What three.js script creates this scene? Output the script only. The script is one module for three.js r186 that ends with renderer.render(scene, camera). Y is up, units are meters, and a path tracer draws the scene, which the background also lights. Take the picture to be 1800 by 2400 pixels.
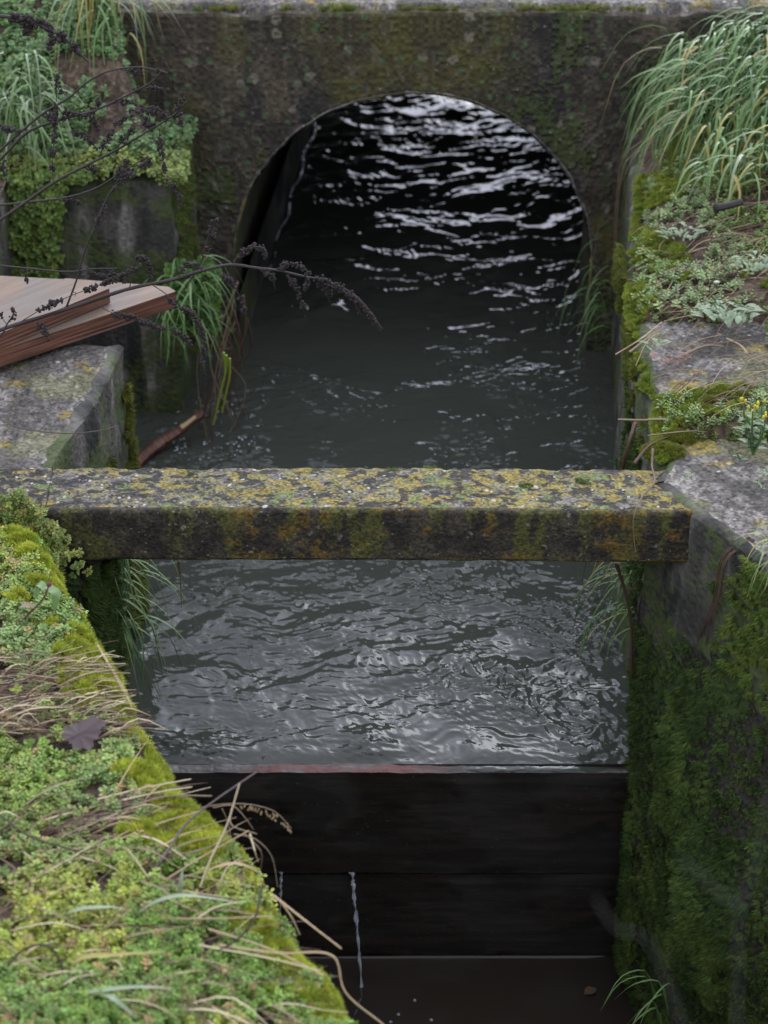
import * as THREE from 'three';
import { mergeGeometries } from 'three/addons/utils/BufferGeometryUtils.js';

// ------------------------------------------------------------------ camera, sky, sun, exposure
const scene = new THREE.Scene();
const camera = new THREE.PerspectiveCamera(28, 768 / 1024, 0.05, 400);
const PITCH = 32 * Math.PI / 180, EYE = new THREE.Vector3(0, 3, 0), FPX = 1200 / Math.tan(14 * Math.PI / 180);
camera.position.copy(EYE);
camera.rotation.set(-PITCH, 0, 0);
camera.focus = 4.3;
camera.userData.fStop = 4.2;
const renderer = new THREE.WebGLRenderer({ antialias: true });
renderer.toneMapping = THREE.LinearToneMapping;
renderer.toneMappingExposure = 1.06;
renderer.shadowMap.enabled = true;
renderer.setSize(768, 1024);

const SUN = new THREE.Vector3(0.2, 0.43, -0.8).normalize();
{ // an overcast sky, brighter where the sun stands behind the cloud
  const W = 512, H = 256, d = new Float32Array(W * H * 4);
  for (let j = 0; j < H; j++) for (let i = 0; i < W; i++) {
    const up = ((j + 0.5) / H - 0.5) * Math.PI, a = ((i + 0.5) / W - 0.5) * 2 * Math.PI;
    const x = Math.cos(a) * Math.cos(up), y = Math.sin(up), z = Math.sin(a) * Math.cos(up);
    const ang = Math.acos(Math.min(1, x * SUN.x + y * SUN.y + z * SUN.z)) * 180 / Math.PI;
    const cl = 0.12 * Math.sin(5.1 * x + 3 * z + 1.3 * Math.sin(7 * z + 2 * y)) + 0.08 * Math.sin(11 * x - 9 * z + 2 * Math.sin(6 * x));
    let L = (1.12 + 0.55 * Math.max(0, y)) * (1 - 0.28 * z) * (1 + cl) + 5.0 * Math.exp(-Math.pow(ang / 17, 2)) * (1 + cl);
    if (y < -0.02) L = 0.12;
    const o = (j * W + i) * 4;
    d[o] = L * 0.92; d[o + 1] = L * 0.96; d[o + 2] = L * 1.14; d[o + 3] = 1;
  }
  const t = new THREE.DataTexture(d, W, H, THREE.RGBAFormat, THREE.FloatType);
  t.mapping = THREE.EquirectangularReflectionMapping; t.magFilter = THREE.LinearFilter; t.needsUpdate = true;
  scene.background = t; scene.environment = t;
}
const sun = new THREE.DirectionalLight(new THREE.Color(1, 0.97, 0.86), 0.55);
sun.position.copy(SUN).multiplyScalar(20).add(new THREE.Vector3(0, 0, -4));
sun.target.position.set(0, 0, -4); scene.add(sun, sun.target);
sun.castShadow = true; sun.shadow.radius = 50; sun.shadow.mapSize.set(2048, 2048);
Object.assign(sun.shadow.camera, { left: -6, right: 6, top: 6, bottom: -6, near: 1, far: 50 });

// ------------------------------------------------------------------ helpers: noise, pixels to places, textures, shapes
const { clamp, lerp, smoothstep: sst } = THREE.MathUtils;
const V = (x, y, z) => new THREE.Vector3(x, y, z);
let seed = 7;
const rnd = () => { seed = (seed + 0x6d2b79f5) | 0; let t = Math.imul(seed ^ (seed >>> 15), 1 | seed); t = (t + Math.imul(t ^ (t >>> 7), 61 | t)) ^ t; return ((t ^ (t >>> 14)) >>> 0) / 4294967296; };
const rr = (a, b) => a + (b - a) * rnd(), pick = (a) => a[Math.floor(rnd() * a.length)];
const hs = (x, y, z) => { let n = Math.imul(x, 374761393) + Math.imul(y, 668265263) + Math.imul(z, 1442695041); n = Math.imul(n ^ (n >>> 13), 1274126177); return ((n ^ (n >>> 16)) >>> 0) / 4294967296; };
const fade = (t) => t * t * t * (t * (t * 6 - 15) + 10);
function n2(x, y, s = 0) { const i = Math.floor(x), j = Math.floor(y), u = fade(x - i), v = fade(y - j); return lerp(lerp(hs(i, j, s), hs(i + 1, j, s), u), lerp(hs(i, j + 1, s), hs(i + 1, j + 1, s), u), v); }
function fbm(x, y, o = 4, s = 0) { let a = 0.5, r = 0, t = 0; for (let k = 0; k < o; k++) { r += a * n2(x, y, s + k * 17); t += a; a *= 0.5; x = x * 2.03 + 5.1; y = y * 2.03 + 1.7; } return r / t; }
function n3(x, y, z, s = 0) { const k = Math.floor(z), w = fade(z - k); return lerp(n2(x, y, s + k * 131), n2(x, y, s + (k + 1) * 131), w); }
function cell(x, y, s) { // distance to the nearest scattered point and its random value
  const i = Math.floor(x), j = Math.floor(y); let b = 9, r = 0;
  for (let a = -1; a < 2; a++) for (let c = -1; c < 2; c++) { const X = i + a + hs(i + a, j + c, s), Y = j + c + hs(i + a, j + c, s + 1), q = Math.hypot(X - x, Y - y); if (q < b) { b = q; r = hs(i + a, j + c, s + 2); } }
  return [b, r];
}
const F = V(0, -Math.sin(PITCH), -Math.cos(PITCH)), U = V(0, Math.cos(PITCH), -Math.sin(PITCH));
const ray = (px, py) => V(px - 900, 0, 0).addScaledVector(F, FPX).addScaledVector(U, 1200 - py);
const onY = (px, py, y) => { const d = ray(px, py); return EYE.clone().addScaledVector(d, (y - EYE.y) / d.y); };   // photo pixel to a level plane
const onZ = (px, py, z) => { const d = ray(px, py); return EYE.clone().addScaledVector(d, (z - EYE.z) / d.z); };   // photo pixel to an upright plane

const enc = (c) => { c = clamp(c, 0, 1); return 255 * (c <= 0.0031308 ? 12.92 * c : 1.055 * Math.pow(c, 1 / 2.4) - 0.055); };
function maps(w, h, W, H, fn) { // fn(x, y in metres) -> [r, g, b linear, height 0..1, roughness]
  const c = new Uint8Array(w * h * 4), b = new Uint8Array(w * h * 4), q = new Uint8Array(w * h * 4);
  for (let j = 0; j < h; j++) for (let i = 0; i < w; i++) {
    const r = fn((i + 0.5) / w * W, (j + 0.5) / h * H), o = (j * w + i) * 4;
    c[o] = enc(r[0]); c[o + 1] = enc(r[1]); c[o + 2] = enc(r[2]); b[o] = b[o + 1] = b[o + 2] = 255 * clamp(r[3], 0, 1); q[o] = q[o + 1] = q[o + 2] = 255 * clamp(r[4] ?? 0.9, 0, 1);
    c[o + 3] = b[o + 3] = q[o + 3] = 255;
  }
  const mk = (d, s) => { const t = new THREE.DataTexture(d, w, h); t.wrapS = t.wrapT = THREE.MirroredRepeatWrapping; t.magFilter = THREE.LinearFilter; if (s) t.colorSpace = THREE.SRGBColorSpace; t.repeat.set(1 / W, 1 / H); t.needsUpdate = true; return t; };
  return { map: mk(c, true), bumpMap: mk(b, false), roughnessMap: mk(q, false) };
}
const mix = (a, b, t) => { t = clamp(t, 0, 1); return [lerp(a[0], b[0], t), lerp(a[1], b[1], t), lerp(a[2], b[2], t)]; };
const surf = (m, bump, extra = {}) => new THREE.MeshStandardMaterial({ ...m, bumpScale: bump, roughness: 1, side: THREE.DoubleSide, ...extra });
const lin = (r, g, b) => new THREE.Color().setRGB(r, g, b);
const plain = (r, g, b, rough = 0.8, extra = {}) => new THREE.MeshStandardMaterial({ color: lin(r, g, b), roughness: rough, side: THREE.DoubleSide, ...extra });
const leafMat = (r, g, b, rough = 0.55, tr = 0.25) => new THREE.MeshPhysicalMaterial({ color: lin(r, g, b), roughness: rough, transmission: tr, thickness: 0, side: THREE.DoubleSide, ior: 1.4 });

const used = {};
const numbered = (n) => { const k = used[n] = (used[n] ?? -1) + 1; return k ? `${n}_${String(k).padStart(3, '0')}` : n; };
function shade(o) { o.traverse((c) => { if (c.isMesh) c.castShadow = c.receiveShadow = true; }); return o; }
function obj(name, geo, mat, parent) { const m = new THREE.Mesh(geo, mat); m.name = parent ? name : numbered(name); (parent ?? scene).add(m); m.castShadow = m.receiveShadow = true; return m; }
function tag(o, label, category, group) { Object.assign(o.userData, { label, category }); if (group) o.userData.group = group; return o; }
function thing(name, label, category, group) { const g = new THREE.Group(); g.name = numbered(name); scene.add(g); return tag(g, label, category, group); }
function kind(o, k, label, category) { o.userData.kind = k; if (label) tag(o, label, category); return o; }
function geoOf(pos, idx, uv, col) { const g = new THREE.BufferGeometry(); g.setAttribute('position', new THREE.Float32BufferAttribute(pos, 3)); if (uv) g.setAttribute('uv', new THREE.Float32BufferAttribute(uv, 2)); if (col) g.setAttribute('color', new THREE.Float32BufferAttribute(col, 3)); g.setIndex(idx); g.computeVertexNormals(); return g; }
function sheet(nu, nv, fn, uvf) { // a grid of points fn(i, j) -> [x, y, z]
  const p = [], uv = [], ix = [];
  for (let j = 0; j <= nv; j++) for (let i = 0; i <= nu; i++) { const q = fn(i, j); p.push(q[0], q[1], q[2]); const t = uvf ? uvf(q, i, j) : [q[0] + 5, q[2] + 10]; uv.push(t[0], t[1]); }
  for (let j = 0; j < nv; j++) for (let i = 0; i < nu; i++) { const a = j * (nu + 1) + i, b = a + 1, c = a + nu + 1, d = c + 1; ix.push(a, c, b, b, c, d); }
  return geoOf(p, ix, uv);
}
// a wall with an uneven face and a worn top edge, from a plan outline [x, z] (counter-clockwise seen from above), between y0 and y1
function wallPrism(outline, y0, y1, { step = 0.03, r = 0.02, amp = 0.006, s = 0, disp, topAmp = 0.004, y1f } = {}) {
  const loop = [];
  outline.forEach((a, k) => { const b = outline[(k + 1) % outline.length], L = Math.hypot(b[0] - a[0], b[1] - a[1]), n = Math.max(1, Math.round(L / step)); for (let i = 0; i < n; i++) loop.push([lerp(a[0], b[0], i / n), lerp(a[1], b[1], i / n)]); });
  const N = loop.length, nor = loop.map((_, i) => { const a = loop[(i + N - 1) % N], b = loop[(i + 1) % N], dx = b[0] - a[0], dz = b[1] - a[1], L = Math.hypot(dx, dz) || 1; return [-dz / L, dx / L]; });
  let area = 0; for (let i = 0; i < N; i++) { const a = loop[i], b = loop[(i + 1) % N]; area += a[0] * b[1] - b[0] * a[1]; }
  const sg = area > 0 ? -1 : 1;
  const rows = []; const nr = Math.max(2, Math.round((y1 - r - y0) / step));
  for (let k = 0; k <= nr; k++) rows.push([lerp(y0, y1 - r, k / nr), 0]);
  for (let k = 1; k <= 4; k++) { const t = k / 4 * Math.PI / 2; rows.push([y1 - r + Math.sin(t) * r, r * (1 - Math.cos(t))]); }
  const pos = [], uv = [], ix = []; let arc = 0;
  const arcs = loop.map((p, i) => { if (i) arc += Math.hypot(p[0] - loop[i - 1][0], p[1] - loop[i - 1][1]); return arc; }); arcs.push(arc + step);
  rows.forEach(([y, inset], k) => {
    for (let i = 0; i <= N; i++) {
      const p = loop[i % N], n = nor[i % N], e = (fbm(p[0] * 14 + p[1] * 9, y * 14, 4, s) - 0.5) * 2 * amp + (n3(p[0] * 60, p[1] * 60, y * 60, s) - 0.5) * amp * 0.5 + (disp ? disp(p, y, n, sg) : 0);
      const wear = k > nr ? inset * (0.5 + 1.6 * fbm(arcs[i] * 22, 3, 3, s + 9)) : 0, q = e - wear;
      pos.push(p[0] + n[0] * sg * q, y - (k > nr ? topAmp * 2 * (fbm(arcs[i] * 9, 0, 3, s + 5)) : 0) + (k > nr && y1f ? y1f(p[0], p[1]) * (k - nr) / 4 : 0), p[1] + n[1] * sg * q); uv.push(arcs[i], k > nr ? y1 - r + 2 + r * (k - nr) / 4 * 1.57 : y + 2);
    }
  });
  for (let k = 0; k + 1 < rows.length; k++) for (let i = 0; i < N; i++) { const a = k * (N + 1) + i, b = a + 1, c = a + N + 1, d = c + 1; sg > 0 ? ix.push(a, b, c, b, d, c) : ix.push(a, c, b, b, c, d); }
  const side = geoOf(pos, ix, uv);
  // the top: the last ring, filled with a fine grid of its own heights
  const last = (rows.length - 1) * (N + 1), ring = []; for (let i = 0; i < N; i++) ring.push(new THREE.Vector2(pos[(last + i) * 3], pos[(last + i) * 3 + 2]));
  const tp = [], tu = [], ti = []; ring.forEach((q, i) => { tp.push(q.x, pos[(last + i) * 3 + 1], q.y); tu.push(q.x + 5, q.y + 10); });
  for (const t of THREE.ShapeUtils.triangulateShape(ring, [])) { const [a, b, c] = t.map((k) => ring[k]); (b.x - a.x) * (c.y - a.y) - (b.y - a.y) * (c.x - a.x) > 0 ? ti.push(t[0], t[2], t[1]) : ti.push(t[0], t[1], t[2]); }
  const top = geoOf(tp, ti, tu); const nn = top.attributes.normal; for (let i = 0; i < nn.count; i++) nn.setXYZ(i, 0, 1, 0);
  return { side, top };
}
function wallThing(name, label, outline, y0, y1, sideMat, topMat, opt, parts = ['face', 'coping']) {
  const g = thing(name, label, 'wall'), w = wallPrism(outline, y0, y1, opt);
  obj(parts[0], w.side, sideMat, g); obj(parts[1], w.top, topMat, g); return g;
}
function tube(pts, r0, r1, seg = 5, n = pts.length * 4, wob = 0) { // a tapered stem through points
  const c = new THREE.CatmullRomCurve3(pts), P = [], uv = [], ix = [];
  let nx = V(0, 0, 1);
  for (let k = 0; k <= n; k++) {
    const t = k / n, p = c.getPoint(t), T = c.getTangent(t), a = nx.clone().addScaledVector(T, -nx.dot(T)).normalize(), b = T.clone().cross(a), r = lerp(r0, r1, t) * (1 + wob * (hs(k, 3, 5) - 0.5)); nx = a;
    for (let i = 0; i <= seg; i++) { const f = i / seg * Math.PI * 2, q = r * (1 + wob * 0.6 * (hs(k, i % seg, 9) - 0.5)); P.push(p.x + q * (Math.cos(f) * a.x + Math.sin(f) * b.x), p.y + q * (Math.cos(f) * a.y + Math.sin(f) * b.y), p.z + q * (Math.cos(f) * a.z + Math.sin(f) * b.z)); uv.push(i / seg * 0.05, t * 0.5); }
  }
  for (let k = 0; k < n; k++) for (let i = 0; i < seg; i++) { const a = k * (seg + 1) + i, b = a + 1, d = a + seg + 1, e = d + 1; ix.push(a, b, d, b, e, d); }
  const base = P.length / 3; for (const k of [0, n]) { const p = c.getPoint(k / n); P.push(p.x, p.y, p.z); uv.push(0, 0); }
  for (let i = 0; i < seg; i++) { ix.push(base, i + 1, i, base + 1, n * (seg + 1) + i, n * (seg + 1) + i + 1); }
  return geoOf(P, ix, uv);
}
function ribbon(pts, w, fold = 0.25, n = 10, side0 = null, tipStart = 0.35) { // a grass blade along points: a folded strip that narrows to a tip
  const c = new THREE.CatmullRomCurve3(pts), P = [], ix = [], uv = [];
  for (let k = 0; k <= n; k++) {
    const t = k / n, p = c.getPoint(t), T = c.getTangent(t), up = Math.abs(T.y) > 0.95 ? V(0, 0, 1) : V(0, 1, 0), s = (side0 ? side0.clone().addScaledVector(T, -side0.dot(T)) : T.clone().cross(up)).normalize(), nn = s.clone().cross(T).normalize();
    const h = w / 2 * (t < tipStart ? lerp(0.75, 1, t / tipStart) : Math.pow(1 - (t - tipStart) / (1 - tipStart), 0.75)) + 0.0002;
    P.push(p.x - s.x * h + nn.x * h * fold, p.y - s.y * h + nn.y * h * fold, p.z - s.z * h + nn.z * h * fold, p.x, p.y, p.z, p.x + s.x * h + nn.x * h * fold, p.y + s.y * h + nn.y * h * fold, p.z + s.z * h + nn.z * h * fold);
    uv.push(0, t, 0.5, t, 1, t);
  }
  for (let k = 0; k < n; k++) for (let i = 0; i < 2; i++) { const a = k * 3 + i, b = a + 1, d = a + 3, e = d + 1; ix.push(a, d, b, b, d, e); }
  return geoOf(P, ix, uv);
}
function scatter(name, geo, mat, list, label, category) { // list of {p, q (quaternion), s, c}; nobody could count these
  const m = new THREE.InstancedMesh(geo, mat, list.length), M = new THREE.Matrix4(), one = V(1, 1, 1);
  list.forEach((t, i) => { m.setMatrixAt(i, M.compose(t.p, t.q, typeof t.s === 'number' ? one.set(t.s, t.s, t.s) : t.s)); m.setColorAt(i, t.c); });
  m.name = numbered(name); m.castShadow = m.receiveShadow = true; scene.add(m); return kind(m, 'stuff', label, category);
}
const qUp = (n, spin) => new THREE.Quaternion().setFromUnitVectors(V(0, 1, 0), n).multiply(new THREE.Quaternion().setFromAxisAngle(V(0, 1, 0), spin));

// ------------------------------------------------------------------ materials of the setting
// old concrete of the headwall: dark stains with olive algae, moss spots and a few pale scars
const headMaps = maps(1280, 1024, 2.5, 2, (x, y) => {
  const big = fbm(x * 2.1, y * 1.6, 4, 3), streak = fbm(x * 16, y * 2.2, 4, 11), grit = fbm(x * 90, y * 90, 3, 21), mid = fbm(x * 9, y * 9, 5, 31);
  let c = mix([0.048, 0.04, 0.028], [0.105, 0.085, 0.056], sst(mid * 0.6 + streak * 0.4, 0.36, 0.7));
  c = mix(c, [0.028, 0.026, 0.024], sst(streak * 0.55 + fbm(x * 6, y * 4, 4, 66) * 0.45, 0.46, 0.66) * 0.85);
  c = mix(c, [0.085, 0.078, 0.022], sst(big, 0.5, 0.68) * (0.35 + 0.6 * sst(mid, 0.35, 0.65)));
  const ms = sst(fbm(x * 7 + 3, y * 6, 5, 41) + 0.35 * (grit - 0.5), 0.6, 0.68); c = mix(c, [0.05, 0.075, 0.014], ms * 0.65);
  const [d, r] = cell(x * 14, y * 14, 51); if (r > 0.8) c = mix(c, [0.2, 0.18, 0.13], sst(0.24 - d + 0.2 * (grit - 0.5), 0, 0.1) * 0.7);
  const [d2, r2] = cell(x * 26, y * 26, 55); if (r2 > 0.82) c = mix(c, [0.07, 0.12, 0.05], sst(0.3 - d2, 0, 0.1) * 0.8);
  const [d3, r3] = cell(x * 60, y * 60, 57); if (r3 > 0.955) c = mix(c, [0.2, 0.185, 0.16], sst(0.25 - d3 + 0.4 * (grit - 0.5), 0, 0.1) * 0.6);
  const pale = sst(fbm(x * 34, y * 30, 4, 71) + 0.3 * (grit - 0.5), 0.6, 0.72); c = mix(c, [0.13, 0.112, 0.085], pale * 0.4);
  const g = 0.4 + 1.2 * grit; return [c[0] * g, c[1] * g, c[2] * g, 0.35 * mid + 0.5 * grit + 0.3 * ms, 0.92];
});
// pale cast concrete of copings and block tops: exposed grit, black crust lichen, some olive film
const capMaps = maps(1024, 1024, 2, 2, (x, y) => {
  const grit = fbm(x * 110, y * 110, 3, 121), mid = fbm(x * 16, y * 16, 5, 131), big = fbm(x * 3.2, y * 3.2, 4, 133);
  let c = mix([0.085, 0.076, 0.063], [0.23, 0.21, 0.185], sst(mid, 0.35, 0.7));
  const crust = fbm(x * 120, y * 84, 4, 141); c = mix(c, [0.03, 0.03, 0.03], sst(crust + 0.25 * (big - 0.5) + 0.5 * (grit - 0.5), 0.44, 0.66) * 0.62);
  c = mix(c, [0.13, 0.13, 0.05], sst(fbm(x * 8, y * 8, 4, 151), 0.56, 0.7) * 0.6);
  c = mix(c, [0.3, 0.22, 0.02], sst(fbm(x * 13 + 2, y * 15, 4, 161) + 0.3 * (grit - 0.5), 0.66, 0.76) * 0.5);
  const [d, r] = cell(x * 55, y * 55, 171); if (r > 0.93) c = mix(c, [0.36, 0.34, 0.31], sst(0.26 - d + 0.5 * (grit - 0.5), 0, 0.1) * 0.8);
  const g = 0.2 + 1.6 * fbm(x * 170, y * 170, 2, 123); return [c[0] * g, c[1] * g, c[2] * g, 0.4 * mid + 0.5 * grit - 0.2 * sst(crust, 0.54, 0.6), 0.88];
});
// damp channel wall: grey cement with white lime runs and green algae
const dampMaps = maps(1024, 1024, 2, 2, (x, y) => {
  const grit = fbm(x * 100, y * 100, 3, 221), run = fbm(x * 26, y * 3.5, 4, 231), mid = fbm(x * 10, y * 10, 5, 241);
  let c = mix([0.045, 0.043, 0.035], [0.125, 0.118, 0.1], sst(mid * 0.5 + run * 0.5, 0.35, 0.68));
  c = mix(c, [0.27, 0.25, 0.22], sst(run * 0.7 + fbm(x * 5, y * 5, 3, 251) * 0.3, 0.6, 0.74) * 0.7);
  c = mix(c, [0.02, 0.02, 0.018], sst(fbm(x * 18 + 4, y * 4, 4, 271), 0.52, 0.68) * 0.8);
  c = mix(c, [0.06, 0.085, 0.018], sst(fbm(x * 6, y * 7, 5, 261) + 0.3 * (grit - 0.5), 0.53, 0.64) * 0.8);
  const g = 0.6 + 0.8 * grit; return [c[0] * g, c[1] * g, c[2] * g, 0.5 * mid + 0.5 * grit, 0.85];
});
const mossMaps = maps(512, 512, 1, 1, (x, y) => {
  const g = fbm(x * 130, y * 110, 3, 301), m = fbm(x * 9, y * 9, 5, 311), q = sst(m + 0.25 * (g - 0.5), 0.4, 0.6);
  const c = mix([0.028, 0.026, 0.018], [0.03, 0.052, 0.01], q), k = 0.5 + g; return [c[0] * k, c[1] * k, c[2] * k, 0.4 * q + 0.6 * g, 1];
});
const soilMaps = maps(1024, 1024, 2, 2, (x, y) => {
  const g = fbm(x * 80, y * 80, 4, 401), m = fbm(x * 12, y * 12, 4, 411);
  let c = mix([0.05, 0.035, 0.024], [0.12, 0.085, 0.055], sst(m * 0.5 + g * 0.5, 0.35, 0.68)); const [d, r] = cell(x * 70, y * 70, 421); if (r > 0.96) c = mix(c, [0.18, 0.16, 0.13], sst(0.25 - d, 0, 0.1));
  const k = 0.5 + g; return [c[0] * k, c[1] * k, c[2] * k, 0.6 * g + 0.4 * m, 1];
});
const headMat = surf(headMaps, 0.012), capMat = surf(capMaps, 0.007), dampMat = surf(dampMaps, 0.008), mossMat = surf(mossMaps, 0.02), soilMat = surf(soilMaps, 0.02);

// ------------------------------------------------------------------ the setting
const ZH = -5.77, ZG = -3.69, WL = 0, WD = -0.56, TOP = 0.75, SKEW = 0.09;
// wide ground beyond what the channel needs
{
  const s = new THREE.Shape([[-60, -60], [60, -60], [60, 60], [-60, 60]].map((p) => new THREE.Vector2(...p)));
  s.holes.push(new THREE.Path([[-2.6, -2.5], [-2.6, 40], [3.4, 40], [3.4, -2.5]].map((p) => new THREE.Vector2(...p))));
  const g = new THREE.ShapeGeometry(s); g.rotateX(-Math.PI / 2); g.translate(0, 0.9, 0);
  kind(obj('ground', g, plain(0.07, 0.085, 0.035, 1)), 'structure', 'rough grassy ground around the ditch', 'ground');
}
// channel bed
kind(obj('channel_bed', new THREE.PlaneGeometry(8, 50).rotateX(-Math.PI / 2).translate(0, -0.95, -18), plain(0.04, 0.036, 0.03, 1)), 'structure', 'muddy bed under the channel water', 'bed');

// culvert: headwall with an arched barrel through the road
const PC = V(0.087, 0.3, ZH), PR = 0.549;
function archPath(grow = 0, jag = 0) {
  const p = [], R = PR + grow;
  for (let k = 0; k <= 64; k++) { const a = Math.PI * (1 - k / 64), q = R + jag * (n2(k * 0.7, 1, 77) - 0.5); p.push(new THREE.Vector2(PC.x + q * Math.cos(a), PC.y + q * Math.sin(a))); }
  for (let k = 1; k <= 8; k++) p.push(new THREE.Vector2(PC.x + R - 0.04 * Math.pow(k / 8, 1.5), PC.y - k * 0.125));
  for (let k = 8; k >= 1; k--) p.push(new THREE.Vector2(PC.x - R + 0.03 * Math.pow(k / 8, 1.5), PC.y - k * 0.125));
  return p;
}
const skewed = (g) => { const p = g.attributes.position; for (let i = 0; i < p.count; i++) p.setX(i, p.getX(i) - SKEW * (p.getZ(i) - ZH)); g.computeVertexNormals(); return g; };
{
  const g = thing('culvert_headwall', 'dark stained concrete headwall with a round arched culvert opening', 'headwall');
  const topY = 1.1, pts = []; for (let k = 0; k <= 120; k++) { const x = lerp(2.6, -2.6, k / 120); pts.push(new THREE.Vector2(x, topY - 0.012 * fbm(x * 9, 0, 4, 5) - 0.012 * sst(fbm(x * 5, 4, 3, 15), 0.55, 0.7))); }
  const s = new THREE.Shape([new THREE.Vector2(-2.6, -0.95), new THREE.Vector2(2.6, -0.95), ...pts]); s.holes.push(new THREE.Path(archPath(0, 0.003)));
  const wall = new THREE.ExtrudeGeometry(s, { depth: 0.3, bevelEnabled: true, bevelThickness: 0.012, bevelSize: 0.012, bevelOffset: -0.012, bevelSegments: 2, curveSegments: 8 }); wall.translate(0, 0, ZH - 0.3);
  const u = wall.attributes.uv, p = wall.attributes.position, nn = wall.attributes.normal; for (let i = 0; i < p.count; i++) Math.abs(nn.getZ(i)) > 0.5 ? u.setXY(i, p.getX(i) + 1.2, p.getY(i) + 0.95) : u.setXY(i, p.getX(i) + 1.2 + p.getY(i), p.getZ(i) + 10);
  obj('wall', wall, headMat, g);
  const cap = new THREE.PlaneGeometry(5.2, 0.31, 400, 24).rotateX(-Math.PI / 2).translate(0, topY + 0.006, ZH - 0.155), cp = cap.attributes.position, cu = cap.attributes.uv;
  for (let i = 0; i < cp.count; i++) { { const ed = sst(cp.getZ(i), ZH - 0.05 * fbm(cp.getX(i) * 7, 1, 4, 19), ZH); cp.setY(i, cp.getY(i) + 0.012 * (fbm(cp.getX(i) * 30, cp.getZ(i) * 30, 3, 8) - 0.5) - 0.03 * ed); } cu.setXY(i, cp.getX(i) + 5, cp.getZ(i) + 10); } cap.computeVertexNormals();
  obj('coping', cap, capMat, g);
  // worn pale lip of the opening
  const lip = []; archPath(0.003, 0.005).slice(0, 73).forEach((q, i) => lip.push(V(q.x, q.y, ZH + 0.004)));
  const rim = tube(lip, 0.008, 0.008, 6, 300, 0.5); obj('rim', rim, capMat, g);
  // barrel: inner skin and outer skin, open at both ends
  const L = 4.2, barrel = (grow, inward) => { const a = archPath(grow), nz = 24; return sheet(a.length - 1, nz, (i, j) => [a[i].x + (j ? 0.003 * (n2(i * 0.5, j, 3) - 0.5) : 0), a[i].y, ZH - (grow > 0.01 ? 0.29 : 0) - (L - (grow > 0.01 ? 0.29 : 0)) * j / nz], (q, i, j) => [i * 0.03, L * j / nz]); };
  obj('barrel', mergeGeometries([skewed(barrel(-0.006)), skewed(barrel(0.09))]), surf(dampMaps, 0.006), g);
}
{ // the road over the culvert
  const s = new THREE.Shape([[-60, -0.95], [60, -0.95], [60, 1.08], [-60, 1.08]].map((p) => new THREE.Vector2(...p))); s.holes.push(new THREE.Path(archPath(0.05)));
  const g = new THREE.ExtrudeGeometry(s, { depth: 3.89, bevelEnabled: false }); g.translate(0, 0, ZH - 4.2); skewed(g);
  const u = g.attributes.uv, p = g.attributes.position; for (let i = 0; i < p.count; i++) u.setXY(i, p.getX(i) + 5, p.getZ(i) + 10);
  kind(obj('road', g, soilMat), 'structure', 'earth road crossing above the culvert', 'road');
}
// sky glint put into a thin white tube along the barrel's left waterline
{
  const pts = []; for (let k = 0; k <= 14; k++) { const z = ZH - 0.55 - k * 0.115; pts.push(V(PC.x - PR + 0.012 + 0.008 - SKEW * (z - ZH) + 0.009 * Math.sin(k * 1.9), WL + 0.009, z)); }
  tag(obj('glint_line', tube(pts, 0.0018, 0.006, 6, 160, 1.3), plain(0.7, 0.75, 0.82, 0.25)), 'thin white tube painted as the sky glint on the left waterline inside the culvert', 'glint');
}

// upstream water, one turbid sheet from beyond the culvert to the stop logs
function ripple(x, z) {
  // streaks lie across the flow and rise to the right
  const wx = x + 0.12 * (fbm(x * 5, z * 5, 3, 601) - 0.5), wz = z + 0.17 * (fbm(x * 4 + 7, z * 5, 3, 611) - 0.5);
  const ca = Math.cos(0.3), sa = Math.sin(0.3), u = wx * ca - wz * sa, v = wx * sa + wz * ca;
  const big = fbm(u * 4, v * 9, 2, 621) - 0.5, mid = 1 - Math.abs(2 * n2(u * 13, v * 30, 631) - 1), mid2 = n2(u * 24 + 3, v * 44, 641) - 0.5, fine = 1 - Math.abs(2 * n2(u * 46, v * 78, 651) - 1), tiny = 1 - Math.abs(2 * n2(u * 80, v * 118, 661) - 1);
  const gate = sst(z, -5.3, -4.2), inside = sst(-z, 5.7, 6.3), calm = 0.3 + 0.95 * sst(fbm(x * 4 + 5, z * 4, 3, 671), 0.34, 0.66);
  const chop = lerp(0.8, 1, gate) * calm * (1 + 1.3 * Math.exp(-(Math.pow((x + 0.42) / 0.2, 2) + Math.pow((z + 5.0) / 0.3, 2))));
  return 0.012 * big * lerp(1, 1.9, inside) + chop * (0.0040 * mid + 0.0050 * mid2 + 0.0038 * fine + 0.0024 * tiny) + inside * (0.011 * (n2(u * 6.5, v * 11, 681) - 0.5) + 0.0075 * n2(u * 15, v * 24, 691) + 0.0035 * n2(u * 30, v * 44, 695));
}
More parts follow.
